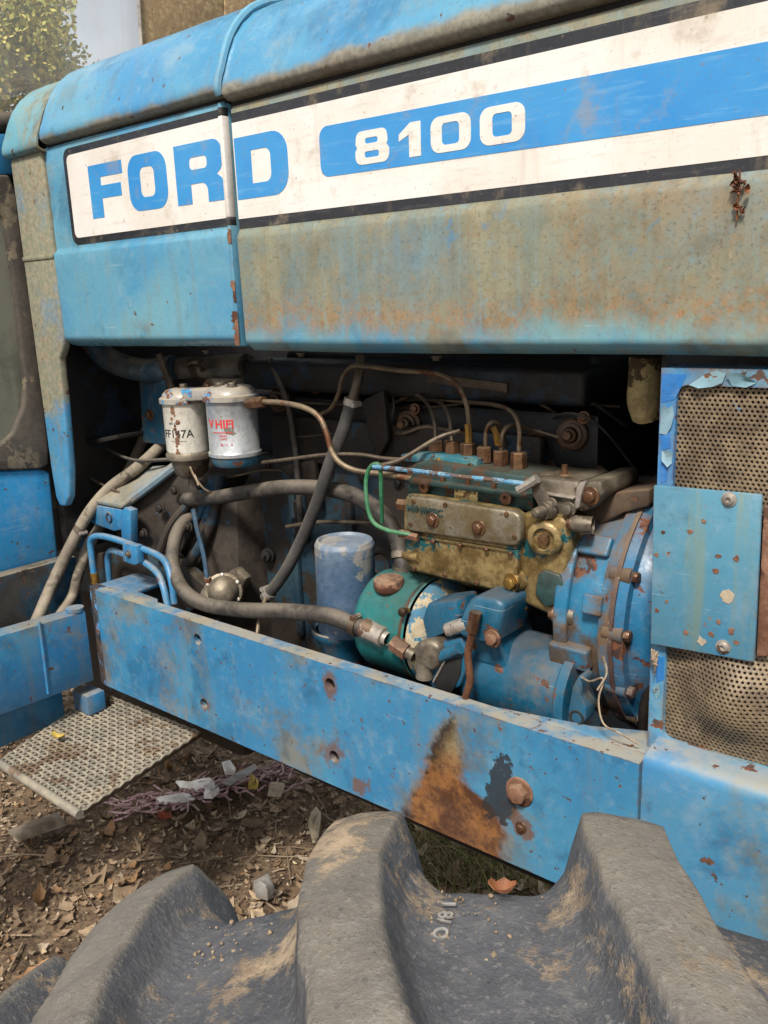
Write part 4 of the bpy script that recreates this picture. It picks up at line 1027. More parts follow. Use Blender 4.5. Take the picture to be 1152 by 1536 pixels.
def clamp(p, d, r, mt):
    p = Vector(p); d = Vector(d).normalized()
    o = obj('hose_clamp', lathe('hose_clamp', p, d, [(-.006, r), (-.006, r * 1.12), (.006, r * 1.12), (.006, r)], 20), M[mt], tractor)
    sx_ = d.cross(Vector((0, 1, 0))).normalized()
    obj('clamp_screw', tube('clamp_screw', [p + sx_ * r * 1.1 + Vector((0, -.012, 0)), p + sx_ * r * 1.1 + Vector((0, .008, 0))], .005, 8, smooth=False), M['steel_bright'], o)
a, c = P(527, 603, Y=.118), P(515, 645, Y=.11); clamp(a, c - a, .0122, 'steel_bright')
a, c = P(404, 890, Y=.086), P(425, 862, Y=.09); clamp(a, c - a, .0122, 'steel_bright')
a, c = P(601, 832, Y=.13), P(603, 855, Y=.122); clamp(a, c - a, .0155, 'steel')
a, c = P(120, 795, Y=.018), P(108, 815, Y=.0); clamp(a, c - a, .014, 'pipe_dark')
a, c = P(534, 939, Y=.012), P(548, 944, Y=.013); clamp(a, c - a, .0155, 'steel')
for (a, c, Y) in ((215, 800, .085), (240, 762, .105), (262, 735, .12), (300, 728, .14), (282, 790, .12), (262, 826, .105)): bolt(P(a, c, Y=Y), (.4, -1, .1), .008, M['engine_dirt'], tractor)
runx('wire', [P(60, 625, Y=.2), P(150, 668, Y=.16), P(200, 690, Y=.13), P(262, 690, Y=.14), P(300, 705, Y=.2)], .004, 'hose_dark')
runx('wire', [P(60, 670, Y=.12), P(140, 720, Y=.1), P(190, 745, Y=.09), P(230, 780, Y=.20)], .0032, 'pipe_dark')
obj('bell_flange', tube('bell_flange', [P(330, 712, Y=.165), P(322, 770, Y=.15), P(300, 820, Y=.13), P(270, 862, Y=.11)], .012, 10), M['block_blue'], tractor)
runx('pipe_stub', [P(529, 600, Y=.12), P(537, 570, Y=.13), P(541, 535, Y=.15)], .009, 'pipe_dark')
run('pipe', [(405, 540, .20), (418, 570, .19), (432, 610, .185), (441, 660, .18), (447, 720, .18), (451, 790, .18)], .0062, 'hose', 'thin dusty upright tube behind the slanting hose')
run('pipe', [(392, 603, .06), (420, 604, .06), (455, 611, .06), (478, 625, .06), (490, 650, .06), (497, 675, .06), (510, 694, .062), (535, 706, .07), (575, 711, .08), (618, 718, .085)], .0050, 'pipe', 'bronze fuel pipe from filter head to pump', 10)
run('pipe', [(392, 694, .10), (440, 688, .10), (490, 682, .10), (540, 682, .11), (580, 688, .12), (630, 690, .12)], .0034, 'pipe_dark', None, 8)
run('pipe', [(480, 622, .17), (497, 612, .15), (508, 590, .13), (514, 566, .12), (528, 550, .115), (552, 550, .115), (600, 556, .12), (650, 560, .125), (680, 572, .13), (697, 598, .13), (703, 630, .13), (703, 668, .13)], .0040, 'pipe', 'longest injection pipe arching over the pump', 8)
run('injection_pipe', [(585, 608, .23), (620, 592, .2), (640, 604, .17), (651, 630, .14), (654, 664, .13)], .0036, 'pipe_dark', None, 8)
run('injection_pipe', [(600, 600, .24), (650, 600, .2), (672, 620, .15), (678, 664, .13)], .0036, 'pipe_dark', None, 8)
run('injection_pipe', [(760, 670, .2), (752, 642, .16), (740, 633, .14), (730, 645, .13), (728, 676, .13)], .0036, 'pipe', None, 8)
run('injection_pipe', [(850, 660, .22), (800, 645, .2), (768, 638, .15), (754, 650, .13), (751, 676, .13)], .0036, 'pipe', None, 8)
run('injection_pipe', [(640, 596, .22), (700, 603, .2), (745, 608, .16), (770, 620, .14), (779, 645, .13), (778, 684, .13)], .0036, 'pipe', None, 8)
run('leak_pipe', [(380, 572, .22), (480, 578, .22), (560, 588, .23), (640, 596, .23)], .003, 'pipe_dark', None, 8)
run('leak_pipe', [(430, 790, .16), (480, 783, .16), (560, 784, .17)], .004, 'pipe_dark', None, 8)
run('green_line', [(622, 803, .06), (604, 800, .05), (580, 795, .045), (560, 783, .045), (551, 757, .045), (549, 722, .05), (554, 703, .05), (563, 696, .052), (570, 702, .055), (572, 740, .06), (573, 784, .07)], .0036, 'green', 'thin green plastic line looped beside the pump', 8)
obj('line_nut', tube('line_nut', [P(600, 800, Y=.056), P(628, 806, Y=.06)], .0075, 6, smooth=False), M['rust'], tractor)
run('control_rod', [(556, 701, .055), (600, 690, .07), (655, 658, .10), (690, 646, .12)], .0038, 'pipe_dark', None, 8)
run('small_line', [(386, 950, .01), (390, 925, .03), (398, 898, .07)], .004, 'pipe', None, 8)
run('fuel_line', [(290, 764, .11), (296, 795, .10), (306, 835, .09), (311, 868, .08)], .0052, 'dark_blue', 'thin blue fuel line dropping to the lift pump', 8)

# spin-on oil filter
oc = P(509, 870, Y=.085); ot, ob = P(509, 806, Y=.085).z, P(509, 935, Y=.085).z; ro = .0535
ofil = obj('oil_filter', lathe('oil_filter', (oc.x, oc.y, 0), (.02, 0, 1), [(ob - .006, ro * .98), (ob, ro * 1.0), (ot - .026, ro)] + [(ot - .026 + .003 * k, ro * (1.0 + (.012 if k % 2 else 0))) for k in range(1, 6)] + [(ot - .008, ro * .99), (ot - .002, ro * .93), (ot - .001, ro * .86), (ot - .006, ro * .80), (ot - .004, .0001)], 44), M['filter_grey'], tractor, 'faded grey blue spin on oil filter standing upright')
obj('filter_base', lathe('filter_base', (oc.x, oc.y, 0), (0, 0, 1), [(ob - .10, ro * .7), (ob - .04, ro * .75), (ob - .022, ro * .95), (ob - .012, ro * 1.06), (ob - .007, ro * 1.06), (ob - .0055, ro * .9)], 36), M['engine_blue'], ofil)
obj('filter_gasket', lathe('filter_gasket', (oc.x, oc.y, 0), (0, 0, 1), [(ob - .0075, ro * 1.0), (ob - .0065, ro * 1.04), (ob - .003, ro * 1.02)], 36), M['steel_bright'], ofil)

# lift pump on the block
lc = P(335, 888, Y=.10)
lift = obj('lift_pump', lathe('lift_pump', lc, (.55, -.55, .35), [(-.05, .02), (-.03, .034), (-.010, .036), (-.008, .040), (.004, .040), (.006, .034), (.022, .030), (.032, .020), (.034, .0001)], 28), M['steel'], tractor, 'small grey fuel lift pump low on the engine block')
obj('pump_ring', lathe('pump_ring', lc, (.55, -.55, .35), [(-.0115, .041), (-.0105, .042), (-.0085, .041)], 28), M['rust'], lift)
for k in range(6):
    axv = Vector((.55, -.55, .35)).normalized(); u_ = axv.orthogonal().normalized(); w_ = axv.cross(u_); a = k * math.pi / 3
    bolt(lc + axv * .005 + (u_ * math.cos(a) + w_ * math.sin(a)) * .036, axv, .0042, M['steel_bright'], lift, washer=False)
obj('pump_flange', prism_at('pump_flange', [(336, 862), (352, 852), (368, 868), (362, 885), (348, 880)], .135, .02, .004), M['steel'], lift)
obj('inlet_union', tube('inlet_union', [P(311, 866, Y=.08), P(313, 882, Y=.085)], .0075, 6, smooth=False), M['rust'], lift)
obj('lift_bowl', lathe('lift_bowl', P(318, 900, Y=.085), (-.2, -.5, -.6), [(-.03, .028), (-.005, .030), (.01, .026), (.012, .0001)], 24), M['steel'], lift)

# dipstick body and sender on the block
sb = obj('sensor_stack', lathe('sensor_stack', P(452, 800, Y=.20), (0, -.1, 1), [(-.02, .016), (.0, .016), (.0, .012), (.02, .012), (.02, .017), (.035, .017), (.035, .009), (.07, .008), (.07, .0001)], 6), M['engine_dirt'], tractor)
obj('sender_plug', lathe('sender_plug', P(404, 832, Y=.21), (.3, -1, .1), [(-.01, .016), (.008, .016), (.010, .012), (.018, .011), (.02, .004), (.028, .003), (.028, .0001)], 16), M['bare_dark'], tractor)

# ------------------------------------------------------------------ injection pump
YP = .065
pump = obj('injection_pump', prism_at('injection_pump', [(606, 790), (778, 818), (776, 888), (765, 892), (622, 858), (607, 845)], YP, .10, .006, 3), M['pump_tan'], tractor, 'gold injection pump with teal paint remains along the engine')
# lower belly rounds back under
obj('pump_belly', prism('pump_belly', [P(610, 846, Y=YP + .01), P(612, 858, Y=YP + .06), P(770, 897, Y=YP + .06), P(772, 884, Y=YP + .01)], (0, .03, .012), .004), M['pump_tan'], pump)
cov = prism_at('side_cover', [(611, 748), (616, 744), (640, 747), (770, 768), (778, 773), (780, 782), (779, 812), (774, 819), (760, 819), (616, 797), (609, 792), (608, 756)], YP - .014, .016, .005, 3)
cov = obj('side_cover', cov, M['pump_cover'], pump, 'bare alloy side cover of the pump')
obj('cover_rim', prism_at('cover_rim', [(606, 752), (612, 741), (640, 743), (772, 764), (783, 772), (784, 815), (776, 823), (614, 800), (606, 794)], YP, .012, .002), M['pump_tan'], pump)
for (a, c) in ((649, 780), (718, 792)): bolt(P(a, c, Y=YP - .0145), (0, -1, 0), .0085, M['nut'], cov)
me = text_mesh('cast_name', 'MINIMEC', .0155, .0003, .0012)
q0 = P(637, 766, Y=YP - .0146)
dirx = (P(770, 776, Y=YP) - P(640, 755, Y=YP)).normalized()
for q in me.vertices:
    p = q0 + dirx * q.co.x * 1.15 + Vector((0, 0, 1)) * q.co.y + Vector((0, -1, 0)) * q.co.z; q.co = p
obj('cast_name', me, M['pump_dark'], cov, smooth=0)
obj('body_ridge', prism_at('body_ridge', [(610, 800), (776, 826), (776, 831), (610, 805)], YP - .004, .008, .002), M['pump_tan'], pump)
obj('body_ridge', prism_at('body_ridge', [(770, 824), (777, 825), (775, 888), (768, 888)], YP - .005, .01, .002), M['pump_tan'], pump)
for (a, c) in ((618, 806), (650, 812), (690, 818), (730, 824), (766, 830), (622, 852), (668, 862), (716, 874)): bolt(P(a, c, Y=YP - .004), (0, -1, 0), .0042, M['nut'], pump, washer=False)
for (a, c) in ((620, 752), (668, 757), (760, 771), (772, 805), (616, 786)): obj('rim_screw', lathe('rim_screw', P(a, c, Y=YP - .0142), (0, -1, 0), [(0, .004), (.002, .0036), (.0024, .0015), (.001, .0012), (.001, .0001)], 10), M['nut'], cov)
# dark upper head, set back
obj('pump_head', prism_at('pump_head', [(607, 700), (640, 690), (800, 716), (800, 768), (772, 766), (610, 742)], YP + .022, .09, .005, 2), M['pump_dark'], pump, 'dark teal upper half of the pump')
obj('head_step', prism_at('head_step', [(612, 716), (800, 742), (800, 750), (612, 726)], YP + .014, .02, .003), M['pump_dark'], pump)
obj('valve_clamp', prism_at('valve_clamp', [(600, 682), (640, 680), (668, 684), (716, 690), (716, 705), (650, 697), (606, 692)], YP + .035, .03, .002), M['teal_blue'] if 'teal_blue' in M else M['engine_blue'], pump)
for (a, c) in ((658, 692), (706, 700)): obj('cap_screw', lathe('cap_screw', P(a, c, Y=YP + .0346), (0, -1, 0), [(-.001, .0058), (.003, .0058), (.004, .005), (.004, .003), (.001, .0028), (.001, .0001)], 12), M['brass'], pump)
obj('maker_plate', prism_at('maker_plate', [(682, 729), (712, 733), (716, 737), (716, 753), (681, 747)], YP + .0195, .003, .0006), M['plate_brass'] if 'plate_brass' in M else M['brass'], pump)
for (a, c) in ((685, 736), (712, 740)): obj('rivet', lathe('rivet', P(a, c, Y=YP + .0193), (0, -1, 0), [(0, .0022), (.001, .0018), (.0014, .0001)], 8), M['nut'], pump)
for (a, c) in ((637, 730), (760, 747)): obj('plug', lathe('plug', P(a, c, Y=YP + .013), (0, -1, 0), [(-.002, .010), (.004, .010), (.005, .008), (.005, .004), (.001, .0038), (.001, .0001)], 14), M['nut'], pump)
for (a, c) in ((664, 718), (702, 723), (741, 730)): obj('stud', lathe('stud', P(a, c, Y=YP + .02), (0, 0, 1), [(-.01, .0045), (.006, .0045), (.0065, .0001)], 8), M['nut'], pump)
# delivery unions
for k, (a, c, low) in enumerate(((654, 671, 0), (678, 672, 0), (702, 676, 0), (727, 681, 1), (751, 687, 1), (778, 690, 1))):
    q = P(a, c, Y=.128)
    u_ = obj('delivery_union', lathe('delivery_union', q, (0, 0, 1), [(-.030, .0125), (-.0165, .0125), (-.0165, .0095), (-.013, .0095), (-.013, .0120), (-.012, .0128), (.0105, .0128), (.0125, .0105), (.0128, .005)], 6, ref=(math.cos(k * .3), math.sin(k * .3), 0)), M['nut'], pump, smooth=20)
run('fouled_union', [(703, 664, .128), (703, 648, .128), (702, 636, .128)], .0062, 'brass', None, 7, pump)
run('fouled_union', [(747, 668, .125), (744, 650, .122), (740, 640, .12)], .0055, 'brass', None, 7, pump)
# throttle side: box, lever, rod
obj('governor_box', prism_at('governor_box', [(798, 716), (868, 722), (868, 764), (846, 776), (806, 768)], YP + .02, .10, .006, 2), M['steel'], pump, 'grey governor box at the pump front')
obj('box_ledge', prism_at('box_ledge', [(810, 738), (860, 746), (860, 750), (810, 742)], YP + .012, .012, .002), M['steel_bright'], pump)
obj('end_flange', prism_at('end_flange', [(866, 728), (874, 722), (902, 722), (905, 742), (880, 768), (866, 768)], YP + .02, .12, .005, 2), M['steel'], pump)
obj('end_flange_face', prism_at('end_flange_face', [(864, 732), (870, 723), (879, 722), (872, 742), (868, 762), (861, 766)], YP + .012, .012, .002), M['steel_bright'], pump)
bolt(P(886, 744, Y=YP + .019), (0, -1, 0), .0095, M['nut'], pump)
for (a, c, r) in ((822, 711, .012), (847, 712, .011)):
    q = P(a, c, Y=.12); obj('top_plug', lathe('top_plug', q, (0, 0, 1), [(-.012, r * 1.1), (-.006, r * 1.1), (-.006, r), (.0, r), (.002, r * .8), (.001, .0001)], 12), M['steel'] if r > .0115 else M['nut'], pump)
run('stud', [(847, 716, .12), (847, 697, .12)], .0045, 'nut', None, 8, pump)
obj('governor_body', prism_at('governor_body', [(778, 772), (800, 766), (846, 776), (858, 790), (846, 870), (842, 912), (826, 925), (788, 908), (772, 890), (776, 818)], YP + .010, .11, .010, 3), M['pump_tan'], pump, 'rounded gold governor body next to the blue housing')
bs = P(820, 806, Y=YP + .008)
obj('shaft_boss', lathe('shaft_boss', bs, (.15, -1, 0), [(-.02, .030), (.008, .027), (.012, .024), (.014, .017), (.008, .015), (.008, .0001)], 26), M['pump_tan'], pump)
obj('boss_bolt', lathe('boss_bolt', bs, (.15, -1, 0), [(.008, .009), (.016, .009), (.017, .0001)], 6), M['nut'], pump)
obj('body_boss', lathe('body_boss', P(770, 872, Y=YP), (-.2, -1, 0), [(-.012, .017), (.003, .016), (.005, .014)], 18), M['pump_tan'], pump)
bolt(P(768, 874, Y=YP - .005), (-.2, -1, 0), .0105, M['brass'], pump)
obj('drain_plug', lathe('drain_plug', P(780, 908, Y=YP + .02), (.0, -.75, -.6), [(-.015, .011), (.0, .011), (.0, .0135), (.005, .0135), (.005, .0105), (.012, .0105), (.013, .0001)], 14), M['brass'], pump)
obj('inspection_plate', prism_at('inspection_plate', [(806, 862), (816, 855), (838, 862), (846, 878), (840, 905), (818, 912), (802, 892)], YP + .004, .012, .003), M['pump_dark'], pump)
for (a, c) in ((794, 712),):
    lv = obj('throttle_lever', prism_at('throttle_lever', [(796, 722), (806, 718), (810, 724), (830, 764), (824, 774), (814, 770), (798, 742)], YP + .002, .006, .0015), M['steel'], pump, 'small steel throttle lever')
obj('lever_joint', tube('lever_joint', [P(778, 735, Y=YP - .006), P(806, 718, Y=YP - .004)], .0072, 8, smooth=False), M['steel_bright'], pump)
obj('lever_pivot', lathe('lever_pivot', P(818, 766, Y=YP + .004), (-.4, -1, -.1), [(-.01, .014), (.004, .013), (.004, .009), (.014, .0085), (.020, .007), (.022, .0001)], 12), M['steel'], pump)
for (a, c) in ((853, 764), (826, 757)): bolt(P(a, c, Y=YP + .008), (0, -1, 0), .0075, M['steel'], pump)
run('throttle_rod', [(560, 700, .05), (620, 706, .052), (690, 715, .055), (740, 720, .057), (790, 726, .058)], .0038, 'rod', None, 8) if 'rod' in M else None
obj('cover_bolt', lathe('cover_bolt', P(604, 757, Y=YP + .02), (-1, -.2, 0), [(-.01, .010), (.008, .010), (.009, .0001)], 6), M['nut'], pump)
obj('side_lug', tube('side_lug', [P(606, 832, Y=YP - .002), P(628, 836, Y=YP - .002)], .0075, 10, smooth=False), M['pump_tan'], pump)

# ------------------------------------------------------------------ timing housing
TY, TZ = .255, .825
hs = [(-.098, .135), (-.094, .170), (-.088, .182), (-.075, .186), (-.05, .188), (-.022, .190), (-.020, .2005), (-.004, .2015), (-.003, .190)]
hous = obj('timing_housing', lathe('timing_housing', (-.505, TY, TZ), (1, 0, 0), [(-.110, .0001)] + hs, 72), M['housing'], tractor, 'round blue timing housing between pump and grille')
obj('gasket', lathe('gasket', (-.505, TY, TZ), (1, 0, 0), [(-.0035, .19), (-.0035, .2035), (.0035, .2045), (.0035, .19)], 72), M['rust_dark'], hous, 'brown gasket line')
obj('front_cover', lathe('front_cover', (-.505, TY, TZ), (1, 0, 0), [(.0036, .19), (.0036, .2015), (.018, .2005), (.019, .186), (.045, .178), (.075, .165), (.082, .155), (.085, .0001)], 72), M['front_cover'], hous, 'flaking blue front cover')
def polar(a, r, x): 
    a = math.radians(a); return Vector((x, TY - r * math.cos(a), TZ + r * math.sin(a)))
for a in (58, 27, 3, -24, -44, -62):
    obj('flange_boss', tube('flange_boss', [polar(a, .190, -.518), polar(a, .192, -.487)], .014, 14, smooth=False), M['housing'], hous)
    bolt(polar(a, .196, -.486), (1, 0, 0), .0085, M['nut'] if a > 0 else M['rust_dark'], hous, washer=False)
# raised pads on the rear half: ribs, window ledge, big bosses
def pad(a0, a1, x0, x1, r, bev=.004):
    n = 8; bm = bmesh.new(); lo = []; hi = []
    for k in range(n + 1):
        a = a0 + (a1 - a0) * k / n
        lo.append([bm.verts.new(polar(a, .175, x)) for x in (x0, x1)]); hi.append([bm.verts.new(polar(a, r, x)) for x in (x0, x1)])
    for k in range(n):
        bm.faces.new((hi[k][0], hi[k][1], hi[k + 1][1], hi[k + 1][0])); bm.faces.new((lo[k][0], lo[k + 1][0], lo[k + 1][1], lo[k][1]))
        bm.faces.new((lo[k][0], hi[k][0], hi[k + 1][0], lo[k + 1][0])); bm.faces.new((lo[k][1], lo[k + 1][1], hi[k + 1][1], hi[k][1]))
    bm.faces.new((lo[0][0], lo[0][1], hi[0][1], hi[0][0])); bm.faces.new((lo[n][0], hi[n][0], hi[n][1], lo[n][1]))
    return from_bm('pad', bm, bev, 3, 30)
obj('rib', pad(-58, 40, -.600, -.578, .196), M['housing'], hous)
obj('rib', pad(33, 42, -.5775, -.530, .200), M['housing'], hous)
obj('boss', pad(9, 17, -.550, -.520, .207, .009), M['housing'], hous)
obj('boss', pad(-17, -7, -.602, -.540, .206, .010), M['housing'], hous)
obj('rib', pad(-58, -20, -.565, -.553, .198), M['housing'], hous)
for (a, c, r, mt) in ((762 + 0, 0, 0, ''),): pass
for (a, c, r) in ((868, 786, .012), (842, 922, .015)):
    q = P(a, c, Y=.075)
    o = obj('mount_washer', lathe('mount_washer', q, (-1, -.25, 0), [(-.02, r), (.006, r), (.010, r * .8), (.010, .0001)], 20), M['steel'], hous)
    bolt(q + Vector((-.010, -.0025, 0)), (-1, -.25, 0), r * .58, M['nut'], o)
bolt(P(860, 993, Y=.11), (-1, -.4, 0), .012, M['rust_dark'], hous)
obj('tower', prism_at('tower', [(876, 745), (905, 742), (940, 737), (975, 734), (975, 760), (935, 770), (900, 790), (868, 772)], .13, .10, .006), M['housing_dirty'], hous)
# lower mounting ear with a through hole
er = [(852, 1062), (858, 1030), (868, 1012), (876, 1018), (870, 1045), (880, 1062), (878, 1082), (864, 1094), (850, 1090)]
ear = obj('mounting_ear', prism_at('mounting_ear', er, .025, .03, .004), M['engine_blue'], tractor)
obj('ear_hole', lathe('ear_hole', P(865, 1077, Y=.0248), (0, -1, 0), [(-.004, .0001), (-.004, .0075), (.0004, .008), (.0008, .011), (0, .012)], 18), M['bare_dark'], ear)
obj('pulley', lathe('pulley', (-.455, .16, .70), (1, 0, 0), [(-.02, .0001), (-.02, .075), (-.008, .09), (.0, .075), (.008, .09), (.02, .075)], 40), M['engine_dirt'], tractor)

# ------------------------------------------------------------------ power steering pump and reservoir
pa = (P(870, 1050, Y=.085) - P(620, 950, Y=.085)); pa = Vector((pa.x, 0, 0)).normalized()
rcz = .748
res = obj('steering_reservoir', lathe('steering_reservoir', (-.97, .105, rcz), (1, 0, 0), [(-.004, .0001), (.0, .055), (.004, .078), (.012, .086), (.02, .088), (.115, .088), (.118, .090), (.121, .088)], 48), M['teal'], tractor, 'teal steering fluid reservoir with a rusty round cap')
obj('reservoir_seam', lathe('reservoir_seam', (-.97, .105, rcz), (1, 0, 0), [(.110, .0885), (.112, .0905), (.116, .0905), (.118, .0885)], 48), M['pump_dark'], res)
q = P(583, 874, Y=.062)
cap = obj('filler_cap', lathe('filler_cap', q, (.02, -.10, 1), [(-.030, .018), (-.010, .018), (-.010, .0245), (-.007, .0262), (.004, .0262), (.007, .0245), (.008, .018), (.0075, .0001)], 30), M['rust'], res, 'rusty orange round filler cap')
obj('hose_neck', lathe('hose_neck', P(604, 858, Y=.12), (0, 0, 1), [(-.03, .014), (.0, .014), (.0, .017), (.012, .017), (.012, .0155)], 20), M['steel'], res)
obj('side_screw', lathe('side_screw', P(605, 918, Y=.014), (0, -1, .1), [(-.012, .005), (.0, .005), (.0, .0075), (.005, .0072), (.007, .004), (.007, .0001)], 14), M['brass'], res)
obj('cream_flange', lathe('cream_flange', (-.845, .105, rcz), (1, 0, 0), [(.0, .086), (.002, .0885), (.016, .0885), (.030, .074), (.036, .056), (.060, .050), (.064, .0001)], 48), M['cream'], res, 'cream alloy flange showing blue under its paint')
obj('flange_block', prism_at('flange_block', [(640, 905), (684, 900), (690, 925), (668, 950), (640, 962), (632, 930)], .022, .06, .006), M['engine_blue'], res)
obj('valve_spool', tube('valve_spool', [P(672, 945, Y=.018), P(686, 940, Y=.018), P(702, 936, Y=.02)], .0115, 14, smooth=False), M['steel_bright'], res)
body = obj('pump_body', prism_at('pump_body', [(682, 942), (700, 905), (712, 894), (742, 898), (756, 908), (746, 950), (740, 968), (722, 966), (690, 956)], .010, .09, .008, 3), M['engine_blue'], res, 'blue steering pump body')
bolt(P(739, 958, Y=.0095), (0, -1, 0), .0095, M['rust'], body)
obj('valve_block', prism_at('valve_block', [(628, 972), (690, 955), (706, 985), (690, 1030), (660, 1045), (636, 1020)], .018, .06, .005), M['engine_blue'], res)
obj('drilled_plug', tube('drilled_plug', [P(660, 985, Y=.015), P(690, 972, Y=.012)], .0095, 12, smooth=False), M['engine_blue'], res)
obj('black_label', prism_at('black_label', [(652, 1022), (668, 992), (692, 985), (690, 1012), (676, 1042), (652, 1030)], .0155, .003, .0006), M['bare_dark'], res)
obj('label_edge', tube('label_edge', [P(650, 1023, Y=.014), P(667, 991, Y=.014)], .0018, 6, smooth=False), M['steel_bright'], res)
cyl = obj('pump_cylinder', lathe('pump_cylinder', (-.80, .10, .712), (1, 0, 0), [(.04, .0001), (.042, .055), (.05, .068), (.06, .072), (.10, .0725), (.22, .0725), (.225, .080), (.240, .080), (.242, .0001)], 48), M['engine_blue'], res, 'blue steering pump cylinder bolted to the housing')
obj('body_shoulder', hexa('body_shoulder', [(-.745, .035, .74), (-.655, .035, .74), (-.655, .14, .74), (-.745, .14, .74), (-.735, .035, .85), (-.70, .035, .84), (-.70, .14, .84), (-.735, .14, .85)], .014, 3), M['engine_blue'], res)
# hose end: crimp sleeve, rusty nut, elbow
s0, s1, s2_, s3, s4 = P(548, 942, Y=.014), P(588, 962, Y=.014), P(612, 978, Y=.014), P(622, 984, Y=.015), P(640, 992, Y=.017)
d = (s1 - s0).normalized()
sl = obj('crimp_sleeve', lathe('crimp_sleeve', s0, d, [(-.002, .015), (-.002, .0178), (.004, .0180), (.010, .0172), (.030, .0172), (.036, .0180), (.042, .0178), (.043, .012), (.050, .011)], 12), M['steel_bright'], tractor, 'bright crimp sleeve on the hose end')
obj('hose_nut', tube('hose_nut', [s1 + d * .004, s2_], .0150, 6, smooth=False), M['rust'], sl)
obj('hose_collar', tube('hose_collar', [s2_, s3], .0105, 12, smooth=False), M['steel'], sl)
obj('elbow', prism_at('elbow', [(616, 974), (628, 962), (648, 962), (658, 972), (656, 1000), (648, 1008), (628, 1000)], .002, .036, .007, 3), M['steel'], sl, 'greasy steel elbow')
obj('elbow_leg', tube('elbow_leg', [P(637, 985, Y=.014), P(637, 1016, Y=.014)], .0145, 14, smooth=False), M['steel'], sl)
# copper drain pipe
run('copper_pipe', [(712, 935, -.004), (707, 955, -.004), (702, 980, -.004), (704, 1005, -.004), (705, 1022, -.004), (698, 1046, -.002)], .0058, 'copper' if 'copper' in M else 'nut', 'thin brown drain pipe in front of the steering pump', 10)
obj('pipe_nut', tube('pipe_nut', [P(708, 948, Y=-.004), P(714, 918, Y=-.002)], .0095, 6, smooth=False), M['nut'], tractor)

# ------------------------------------------------------------------ injectors deep in the bay
for (a, c) in ((858, 652), (612, 636), (420, 600)):
    q = P(a, c, Y=.225)
    inj = obj('injector', lathe('injector', q, (.25, -1, .1), [(-.02, .025), (.003, .025), (.005, .022), (.005, .018), (.012, .018), (.013, .013), (.008, .012), (.022, .011), (.024, .007), (.034, .006), (.034, .0001)], 28), M['injector'] if 'injector' in M else M['nut'], tractor)
    bolt(q + Vector((.025, -.01, .03)), (.2, -1, .1), .007, M['nut'], inj)
for (a, c) in ((472, 580), (590, 585), (805, 660), (360, 590)):
    bolt(P(a, c, Y=.232), (.1, -1, 0), .010, M['nut'], tractor)
obj('foam_roll', tube('foam_roll', [P(970, 536, Y=.10), P(968, 565, Y=.10), P(966, 600, Y=.10), P(972, 622, Y=.11)], .022, 14), M['tan_foam'], tractor, 'mouldy tan foam roll beside the grille top')
# wiring, brackets and block details in the shade
random.seed(31)
for k, pts in enumerate(([(120, 560, .30), (200, 590, .28), (330, 600, .22), (470, 605, .22), (620, 612, .23), (760, 600, .23), (930, 610, .22)],
                         [(380, 640, .22), (440, 655, .20), (520, 650, .20), (600, 665, .21), (640, 650, .22)],
                         [(560, 560, .20), (590, 600, .21), (585, 650, .21), (600, 700, .2)],
                         [(300, 700, .2), (340, 715, .2), (400, 705, .2), (470, 712, .2), (540, 720, .2)],
                         [(790, 560, .2), (830, 590, .21), (880, 600, .21), (940, 640, .2)],
                         [(810, 640, .2), (850, 620, .2), (900, 640, .21), (950, 700, .2)],
                         [(440, 572, .2), (520, 578, .2), (640, 590, .2), (790, 600, .2), (860, 640, .2)],
                         [(560, 640, .2), (600, 650, .19), (640, 640, .2), (700, 650, .2), (800, 655, .21)],
                         [(270, 560, .14), (285, 545, .14), (300, 548, .14), (305, 575, .13)],
                         [(590, 670, .19), (604, 645, .2), (612, 634, .19), (612, 630, .22)])):
    pts = [(pts[0][0], pts[0][1], .29)] + pts[1:-1] + [(pts[-1][0], pts[-1][1], .29)]
    run('wire', pts, random.choice((.0022, .003, .0038)), random.choice(('pipe', 'pipe_dark', 'hose_dark')), None, 6)
for k in range(9):
    x = -1.36 + k * .088
    bolt((x, .2145, .965), (0, -1, 0), .0085, M['engine_dirt'], tractor)
    bolt((x + .04, .2345, 1.02), (0, -1, 0), .007, M['nut'], tractor)
for x in (-1.30, -1.14, -.98): obj('block_rib', box('block_rib', x, x + .018, .203, .217, .60, .93, .004), M['block_blue'], tractor)
for x in (-1.22, -1.06): obj('core_plug', lathe('core_plug', (x, .2148, .80), (0, -1, 0), [(.004, .026), (.004, .022), (-.003, .019), (-.003, .0001)], 24), M['engine_dirt'], tractor)
obj('pushrod_cover', box('pushrod_cover', -1.33, -.70, .196, .2145, .985, 1.075, .006), M['engine_dirt'], tractor)
obj('engine_bracket', prism_at('engine_bracket', [(420, 700), (470, 690), (480, 760), (462, 768), (455, 720), (425, 722)], .19, .012, .002), M['engine_dirt'], tractor)
obj('engine_bracket', prism_at('engine_bracket', [(545, 600), (575, 585), (582, 660), (566, 690), (552, 655)], .18, .012, .002), M['engine_dirt'], tractor)
obj('hose_bracket', prism_at('hose_bracket', [(640, 560), (760, 575), (760, 590), (640, 574)], .185, .008, .002), M['pipe_dark'], tractor)
# small bolts showing under the hood lip
for (a, c, Y) in ((452, 530, .05), (655, 535, .05), (310, 526, .05)):
    bolt(P(a, c, Y=Y), (0, 0, -1), .006, M['pipe_dark'], tractor)

